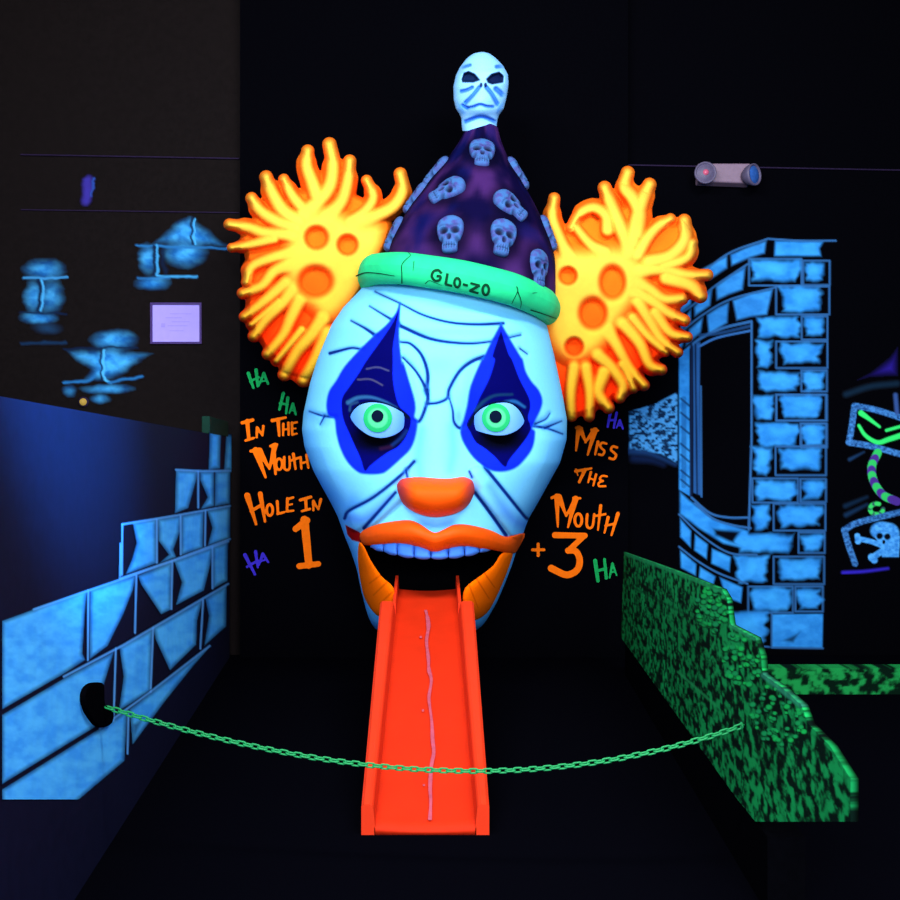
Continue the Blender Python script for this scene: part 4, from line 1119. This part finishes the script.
dep = ((sr - sl) / 2 * YH / F * 1.0)[:, None] * np.cos(aa)[None, :]
front_m = np.clip(np.cos(aa) * 1.6, 0, 1)[None, :].repeat(len(ry), 0).ravel()
eyeL = k8((192, 352), (210, 300), (255, 278), (315, 306), (362, 362), (300, 384), (198, 382)); eyeR = k8((415, 352), (465, 305), (535, 284), (578, 325), (572, 384), (470, 402), (430, 386))
creases = [(k8((352, 425), (300, 490), (228, 565)), 2.4), (k8((418, 425), (470, 490), (516, 575)), 2.8), (k8((190, 462), (240, 450), (290, 425)), 2.0), (k8((505, 440), (540, 470), (560, 490)), 3.6), (k8((250, 610), (300, 600), (360, 580), (420, 596), (478, 600)), 1.4), (k8((225, 735), (370, 690), (500, 735)), 2.4), (k8((205, 590), (240, 610)), 2.4), (k8((200, 245), (270, 225)), 1.4), (k8((510, 240), (560, 235)), 2.0)]
hh = np.zeros(len(Ps))
ps_ = Painter(Ps, hot(0.24, 0.56, 0.95))
d1, d2 = d_poly(Ps, eyeL), d_poly(Ps, eyeR)
hh -= 0.05 * (sm(d1, -1, 3) + sm(d2, -1, 3))
pw = Painter(Ps, hot(0.24, 0.56, 0.95))
for c, w in creases:
    s = spline(c, 6) if len(c) > 2 else np.array(c)
    d = -d_line(Ps, s, 0)
    hh -= 0.022 * np.exp(-(d / (w * 0.6)) ** 2)
    pw.line(s, w + 2, (24, 100, 205), soft=2.8, op=0.9, curve=False)
gq = lambda cx, cy, rx, ry_: np.exp(-(((Ps[:, 0] - cx) / rx) ** 2 + ((Ps[:, 1] - cy) / ry_) ** 2))
hh += 0.05 * gq(481, 100, 12, 10) + 0.03 * gq(482, 112, 14, 6) + 0.02 * gq(468, 71, 9, 3) + 0.02 * gq(494, 72, 9, 3)
pw.softpoly(k8((140, 520), (215, 600), (240, 660), (190, 690), (150, 640)), (60, 150, 240), 3, 0.6); pw.softpoly(k8((515, 590), (600, 520), (575, 620), (520, 700), (490, 660)), (50, 140, 240), 3, 0.7); pw.softpoly(k8((230, 735), (370, 690), (500, 735), (490, 750), (370, 715), (240, 750)), (80, 140, 235), 2, 0.8)
pw.poly(eyeL, (4, 28, 66), 1.6); pw.poly(eyeR, (4, 20, 62), 1.6)
pw.blob(*k8((370, 405))[0], 2.0, 3.2, (8, 30, 80), 1, .4); pw.blob(*k8((410, 405))[0], 2.0, 3.2, (8, 30, 80), 1, .4)
wgt = front_m[:, None]
scol = pw.col * wgt + lin(hot(0.24, 0.56, 0.95)) * (1 - wgt)
Ysk = YH - dep.ravel() - hh * front_m
Vs = px3(Ps, Ysk)
fs = []
m = len(ry)
for j in range(m - 1):
    for k in range(na):
        a = j * na + k; b = j * na + (k + 1) % na
        fs.append([a, a + na, b + na, b])
fs.append(list(range(na)))
fs.append([(m - 1) * na + k for k in range(na)][::-1])
build('skull_finial', Vs, fs, M_skull, hat, col=scol, label='glowing white skull on the tip of the hat')

# ------------------------------------------------------------------ the chute
ch = empty('ball_chute', (-0.1, 4.05, 0))
tag(ch, 'red-orange ramp running from the floor into the clown mouth', 'ramp')
def chx(Y): return (425.3 - 450) * 4.0 / F + (Y - 4.0) * ((-0.137 + 0.0988) / 1.95)
def chz(Y): return 0.018 + 0.272 * (Y - 4.0)                        # bed surface
def lerp(Y, a, b): return a + (b - a) * (Y - 4.0) / 1.95
mb = MB()
Ys = np.linspace(4.0, 6.38, 40); nb = 9
for Y in Ys:
    wb = lerp(Y, 0.204, 0.186)
    for k in range(nb):
        t = -1 + 2 * k / (nb - 1)
        mb.v.append((chx(Y) + wb * t, Y, chz(Y) + 0.012 * t * t))
for Y in Ys:
    wb = lerp(Y, 0.204, 0.186)
    for k in range(nb):
        t = -1 + 2 * k / (nb - 1)
        mb.v.append((chx(Y) + wb * t, Y, max(chz(Y) - 0.02, 0.0)))
o1 = len(Ys) * nb
for j in range(len(Ys) - 1):
    for k in range(nb - 1):
        a = j * nb + k
        mb.f.append([a, a + 1, a + nb + 1, a + nb]); mb.f.append([o1 + a, o1 + a + nb, o1 + a + nb + 1, o1 + a + 1])
for k in range(nb - 1):
    mb.f.append([k, o1 + k, o1 + k + 1, k + 1])
bed = mb.make('bed', M_chute, ch, smooth=True)
for s in (-1, 1):
    mb = MB()
    def section(Y, hmul=1.0):
        wo, wf, wb = lerp(Y, 0.256, 0.279), lerp(Y, 0.214, 0.204), lerp(Y, 0.200, 0.184)
        h = 0.088 * hmul + 0.01
        z = chz(Y)
        return [(wb, z + 0.006), (wf - 0.006, z + h * 0.9), (wf, z + h), (wf + 0.01, z + h + 0.006), (wo - 0.012, z + h + 0.006), (wo, z + h - 0.006), (wo, max(z - 0.03, 0.0)), (wb, max(z - 0.03, 0.0))]
    yy = np.linspace(4.0, 5.97, 30)
    for Y in yy:
        for x, z in section(Y):
            mb.v.append((chx(Y) + s * x, Y, z))
    q = 8
    for j in range(len(yy) - 1):
        for k in range(q):
            f = [j * q + k, j * q + (k + 1) % q, (j + 1) * q + (k + 1) % q, (j + 1) * q + k]
            mb.f.append(f if s > 0 else f[::-1])
    mb.f.append(list(range(q))[::-1] if s > 0 else list(range(q))); mb.f.append([(len(yy) - 1) * q + k for k in range(q)])
    rail = mb.make('side_rail', M_rail, ch, smooth=False)
    mb = MB()
    y2 = np.linspace(5.97, 6.4, 8)
    for Y in y2:
        wb = lerp(Y, 0.200, 0.184)
        for x, z in [(wb, chz(Y)), (wb + 0.004, chz(Y) + 0.09), (wb + 0.022, chz(Y) + 0.09), (wb + 0.022, chz(Y) - 0.02)]:
            mb.v.append((chx(Y) + s * x, Y, z))
    for j in range(len(y2) - 1):
        for k in range(4):
            mb.f.append([j * 4 + k, j * 4 + (k + 1) % 4, (j + 1) * 4 + (k + 1) % 4, (j + 1) * 4 + k])
    mb.f.append([0, 1, 2, 3]); mb.f.append([28, 29, 30, 31])
    mb.make('inner_rail', M_rail, rail)
# scuffed line running down the bed
def on_bed(px, py):
    Y = (CH - 0.018 - 0.012 + 0.272 * 4.0) / ((py - HOR) / F + 0.272)
    X, _, Z = at(px, py, Y)
    return (X, Y, Z)
s4 = conv(330, 580, 3.335)
mb = MB()
line = [(319, 100), (326, 130), (328, 160), (322, 205), (328, 260), (330, 300), (338, 335), (330, 390), (334, 430), (340, 480), (342, 530), (346, 575), (338, 620), (334, 690), (336, 740), (333, 800)]
ls = spline(s4(*line), 5)
base = len(mb.v)
for i, p in enumerate(ls):
    w = (1.1 + 1.3 * vnoise(np.array([i * 0.35]), np.array([3.3]))[0]) * (0.7 if i < 4 else 1)
    for sg in (-1, 1):
        mb.v.append(on_bed(p[0] + sg * w, p[1]))
for i in range(len(ls) - 1):
    mb.f.append([2 * i, 2 * i + 1, 2 * i + 3, 2 * i + 2])
for cx, cy, r in [(303, 190, 1.3), (310, 435, 1.3), (313, 684, 1.2)]:
    c = s4((cx, cy))[0]; b0 = len(mb.v)
    for k in range(8):
        mb.v.append(on_bed(c[0] + r * math.cos(k * .785), c[1] + r * math.sin(k * .785)))
    mb.f.append([b0 + k for k in range(8)])
mb.make('scuff', M_streak, bed, label='pale pink wavy scuff down the middle')
for s in (-1, 1):
    mb = MB(); Y = 5.5
    mb.box(chx(Y) + s * 0.19 - 0.02, chx(Y) + s * 0.19 + 0.02, Y - 0.02, Y + 0.02, 0, chz(Y) - 0.022)
    mb.make('leg', M_dark, ch)

# ------------------------------------------------------------------ chain across the lane
pl, pm_, pr_ = (106.0, 707.0), (470.0, 772.0), (742.0, 726.0)
co = np.polyfit([pl[0], 290, pm_[0], 620, pr_[0]], [pl[1], 753, pm_[1], 757.5, pr_[1]], 3)
pl_y = float(np.polyval(co, pl[0])); pr_y = float(np.polyval(co, pr_[0]))
yl = (LA + 0.03) / ((pl[0] - 450) / F - LB); yr = (RA - 0.012) / ((pr_[0] - 450) / F - RB)
def chain_pt(t):
    px = pl[0] + (pr_[0] - pl[0]) * t
    Y = 1 / ((1 - t) / yl + t / yr)
    return Vector(at(px, float(np.polyval(co, px)), Y))
fine = [chain_pt(k / 2000) for k in range(2001)]
cum = [0]
for a, b in zip(fine, fine[1:]): cum.append(cum[-1] + (b - a).length)
NL = 88
pitch = cum[-1] / NL
chain = empty('barrier_chain', (0, (yl + yr) / 2, fine[1000].z))
tag(chain, 'green plastic link chain hanging across the lane in front of the ramp', 'chain')
hw, hl, wr = 0.0074, pitch / 2 - 0.004, 0.0034
path = []
for k in range(20):
    a = 2 * math.pi * k / 20
    path.append(Vector((hw * math.sin(a), 0, hw * math.cos(a))) + Vector((0, 0, 0)))
path = []
for k in range(9):
    a = -math.pi / 2 + math.pi * k / 8
    path.append((hl + hw * math.cos(a), hw * math.sin(a), 0))
for k in range(9):
    a = math.pi / 2 + math.pi * k / 8
    path.append((-hl + hw * math.cos(a), hw * math.sin(a), 0))
lm = MB().tube(path, wr, 8, closed=True)
me = bpy.data.meshes.new('link'); me.from_pydata(lm.v, [], lm.f); me.materials.append(M_chain)
me.polygons.foreach_set('use_smooth', [True] * len(me.polygons))
cuma = np.array(cum)
for k in range(NL):
    s_ = (k + 0.5) * pitch
    i = int(np.searchsorted(cuma, s_)); i = min(max(i, 1), 1999)
    p = fine[i]; t = (fine[min(i + 8, 2000)] - fine[max(i - 8, 0)]).normalized()
    u = Vector((0, 0, 1)).cross(t).normalized(); w = t.cross(u)
    an = math.radians(82 if k % 2 else 12)
    v1 = u * math.cos(an) + w * math.sin(an); v2 = t.cross(v1)
    o = bpy.data.objects.new('link', me); C.objects.link(o); o.parent = chain
    Mx = Matrix(((t.x, v1.x, v2.x, p.x), (t.y, v1.y, v2.y, p.y), (t.z, v1.z, v2.z, p.z), (0, 0, 0, 1)))
    o.matrix_basis = Matrix.Translation(-WO[chain.name]) @ Mx
# the black bracket on the partition and the eye screw on the hedge
p = chain_pt(0)
br = empty('chain_bracket', (p.x, p.y, p.z))
tag(br, 'rounded black bracket on the stone partition holding the left end of the chain', 'bracket')
bpoly = [on_left(np.array([q]), 0.004)[0] for q in spline(conv(30, 560, 4.286)((212, 600), (220, 552), (246, 528), (285, 526), (296, 545), (300, 620), (335, 640), (330, 700), (280, 716), (232, 660)), 3, True)]
n = len(bpoly); cxn = Vector((1, -LB, 0)).normalized()
mb = MB(); mb.v = [tuple(q) for q in bpoly] + [tuple(Vector(q) + cxn * 0.02) for q in bpoly]
mb.f = [list(range(n)), list(range(n, 2 * n))[::-1]] + [[k, k + n, (k + 1) % n + n, (k + 1) % n] for k in range(n)]
mb.make('plate', M_dark, br, bevel=0.004)
MB().tube([Vector((p.x, p.y, p.z)) + Vector((-0.028, 0, 0)), Vector((p.x, p.y, p.z)) + Vector((0.004, 0, 0.0))], 0.005, 10).make('hook', M_dark, br, smooth=True)
p = chain_pt(1)
ring_pts = [(p.x - 0.002, p.y + 0.011 * math.cos(a), p.z + 0.011 * math.sin(a)) for a in np.linspace(0, 2 * math.pi, 16, endpoint=False)]
hk = MB().tube(ring_pts, 0.003, 8, closed=True).tube([(p.x - 0.002, p.y + 0.011, p.z), (p.x + 0.014, p.y + 0.011, p.z)], 0.003, 8).make('screw_eye', M_chain, None, smooth=True)
tag(hk, 'small green screw eye in the hedge barrier at the right end of the chain', 'screw eye')

# ------------------------------------------------------------------ small things on the wall
em = empty('emergency_light', at(721, 190, YB))
tag(em, 'grey twin-head emergency light high on the black wall at right', 'emergency light')
k6 = conv(680, 150, 9.0)
ax = lambda p: (at(p[0], p[1], YB)[0], at(p[0], p[1], YB)[2])
x0, z1 = ax(k6((135, 150))[0]); x1, z0 = ax(k6((605, 345))[0])
mb = MB(); mb.v = [(x0, YB - 0.005, z0 + .015), (x1, YB - 0.005, z0), (x1, YB - 0.005, z1), (x0, YB - 0.005, z1), (x0, YB - 0.09, z0 + .03), (x1, YB - 0.09, z0 + .015), (x1, YB - 0.09, z1), (x0, YB - 0.09, z1)]
mb.f = [[0, 1, 2, 3], [4, 7, 6, 5], [0, 4, 5, 1], [1, 5, 6, 2], [2, 6, 7, 3], [3, 7, 4, 0]]
mb.make('housing', M_house, em, bevel=0.012)
for (cx, cy, yaw, lensm) in ((222, 212, 0, M_bulb), (632, 225, 38, M_lens)):
    hx, _, hz = at(*k6((cx, cy))[0], YB - 0.14)
    Mx = Matrix.Translation((hx, YB - 0.12, hz)) @ Matrix.Rotation(math.radians(yaw), 4, 'Z') @ Matrix.Rotation(math.radians(90), 4, 'X')
    lh = MB().lathe([(0.0, -0.05), (0.045, -0.045), (0.07, -0.01), (0.082, 0.03), (0.082, 0.05), (0.072, 0.052), (0.066, 0.04)], Mx, 32).make('lamp_head', M_bezel, em, smooth=True)
    MB().lathe([(0.067, 0.04), (0.05, 0.05), (0.03, 0.056), (0.001, 0.058)], Mx, 32).make('lens', M_lens if yaw else M_bezel, lh, smooth=True)
    if not yaw:
        MB().lathe([(0.024, 0.05), (0.02, 0.064), (0.001, 0.068)], Mx, 20).make('bulb', M_bulb, lh, smooth=True)

no = empty('wall_notice', at(176.5, 342, YB))
tag(no, 'framed violet-white paper notice on the dark wall above the partition', 'notice')
xa, za = at(153, 305, YB)[0], at(153, 305, YB)[2]; xb, zb = at(200, 342, YB)[0], at(200, 342, YB)[2]
mb = MB(); b = 0.016
mb.box(xa - b, xb + b, YB - 0.02, YB - 0.002, za, za + b).box(xa - b, xb + b, YB - 0.02, YB - 0.002, zb - b, zb).box(xa - b, xa, YB - 0.02, YB - 0.002, zb, za).box(xb, xb + b, YB - 0.02, YB - 0.002, zb, za)
mb.make('frame', M_frame, no)
pp_ = MB().box(xa, xb, YB - 0.01, YB - 0.004, zb, za).make('paper', M_paper, no)
mb = MB()
def bar(px0, px1, py, h=1.0):
    X0, _, Z0 = at(px0, py, YB); X1 = at(px1, py, YB)[0]
    mb.box(X0, X1, YB - 0.0112, YB - 0.0098, Z0 - h * YB / F / 2, Z0 + h * YB / F / 2)
for py, a, c in ((314, 170, 192), (318, 166, 182), (322, 172, 190), (326, 168, 188), (331, 170, 184)):
    bar(a, c, py, 0.8)
bar(161.5, 165.5, 325.5, 4)
mb.make('print', M_ink, pp_)

X_, _, Z_ = at(84, 402, YB)
il = empty('indicator_lamp', (X_, YB, Z_))
tag(il, 'tiny amber lamp on the dark wall just above the partition', 'lamp')
Mx = Matrix.Translation((X_, YB - 0.002, Z_)) @ Matrix.Rotation(math.radians(90), 4, 'X')
MB().lathe([(0.04, 0), (0.04, 0.012), (0.028, 0.016)], Mx, 20).make('base', M_seam, il, smooth=True)
MB().lathe([(0.028, 0.014), (0.024, 0.03), (0.012, 0.04), (0.001, 0.042)], Mx, 20).make('bulb', M_amber, il, smooth=True)

# ------------------------------------------------------------------ light
def area(name, loc, target, sx, sy, power, color):
    d = bpy.data.lights.new(name, 'AREA'); d.shape = 'RECTANGLE'; d.size = sx; d.size_y = sy; d.energy = power; d.color = color
    o = bpy.data.objects.new(name, d); C.objects.link(o); o.location = loc
    o.rotation_euler = (Vector(target) - Vector(loc)).to_track_quat('-Z', 'Y').to_euler()
    return o
area('ceiling_tube_row', (-1.7, 2.2, 5.0), (-0.2, 6.8, 1.9), 2.4, 0.6, 260, (0.94, 0.97, 1.0))
area('ceiling_tube_row', (1.7, 2.2, 5.0), (0.0, 6.8, 1.9), 2.4, 0.6, 260, (0.94, 0.97, 1.0))
area('rear_fill_area', (0.0, -1.2, 2.6), (0, 7, 1.8), 5.0, 0.8, 480, (0.94, 0.97, 1.0))  # added white frontal fill behind the camera, not a room fixture
area('low_blue_fill', (0.0, 0.4, 1.2), (0, 7, 1.4), 3.5, 0.6, 70, (0.18, 0.36, 1.0))  # added blue fill for the undersides, no tube stands here
area('side_blue_fill', (-2.5, 4.0, 3.0), (-0.3, 6.6, 1.9), 0.5, 1.6, 30, (0.16, 0.5, 1.0))  # added pair of side fills that brighten the head's flanks, no tubes
area('side_blue_fill', (2.5, 4.0, 3.0), (0.1, 6.6, 1.9), 0.5, 1.6, 30, (0.16, 0.5, 1.0))
sd = bpy.data.lights.new('partition_fill_spot', 'SPOT'); sd.energy = 8000; sd.color = (0.03, 0.4, 1.0); sd.spot_size = math.radians(31); sd.spot_blend = 1.0; sd.shadow_soft_size = 0.15  # added spot that gives the upper partition its blue gradient
so_ = bpy.data.objects.new('partition_fill_spot', sd); C.objects.link(so_); so_.location = (0.9, 1.6, 3.2)
so_.rotation_euler = (Vector((-1.25, 3.25, 1.98)) - Vector(so_.location)).to_track_quat('-Z', 'Y').to_euler()
w = bpy.data.worlds.new('dark_room'); bpy.context.scene.world = w; w.use_nodes = True
w.node_tree.nodes['Background'].inputs[0].default_value = (0.2, 0.35, 1.0, 1); w.node_tree.nodes['Background'].inputs[1].default_value = 0.05

# ------------------------------------------------------------------ camera
cd = bpy.data.cameras.new('camera'); cam = bpy.data.objects.new('camera', cd); C.objects.link(cam)
cam.location = (0, 0, CH); cam.rotation_euler = (math.radians(90), 0, 0)
cd.sensor_width = 36; cd.lens = 36 * F / 900; cd.shift_y = (HOR - 450) / 900; cd.clip_end = 50
sc = bpy.context.scene; sc.camera = cam
sc.view_settings.view_transform = 'Standard'; sc.view_settings.look = 'None'
sc.view_settings.exposure = 0; sc.view_settings.gamma = 1; sc.view_settings.use_curve_mapping = False
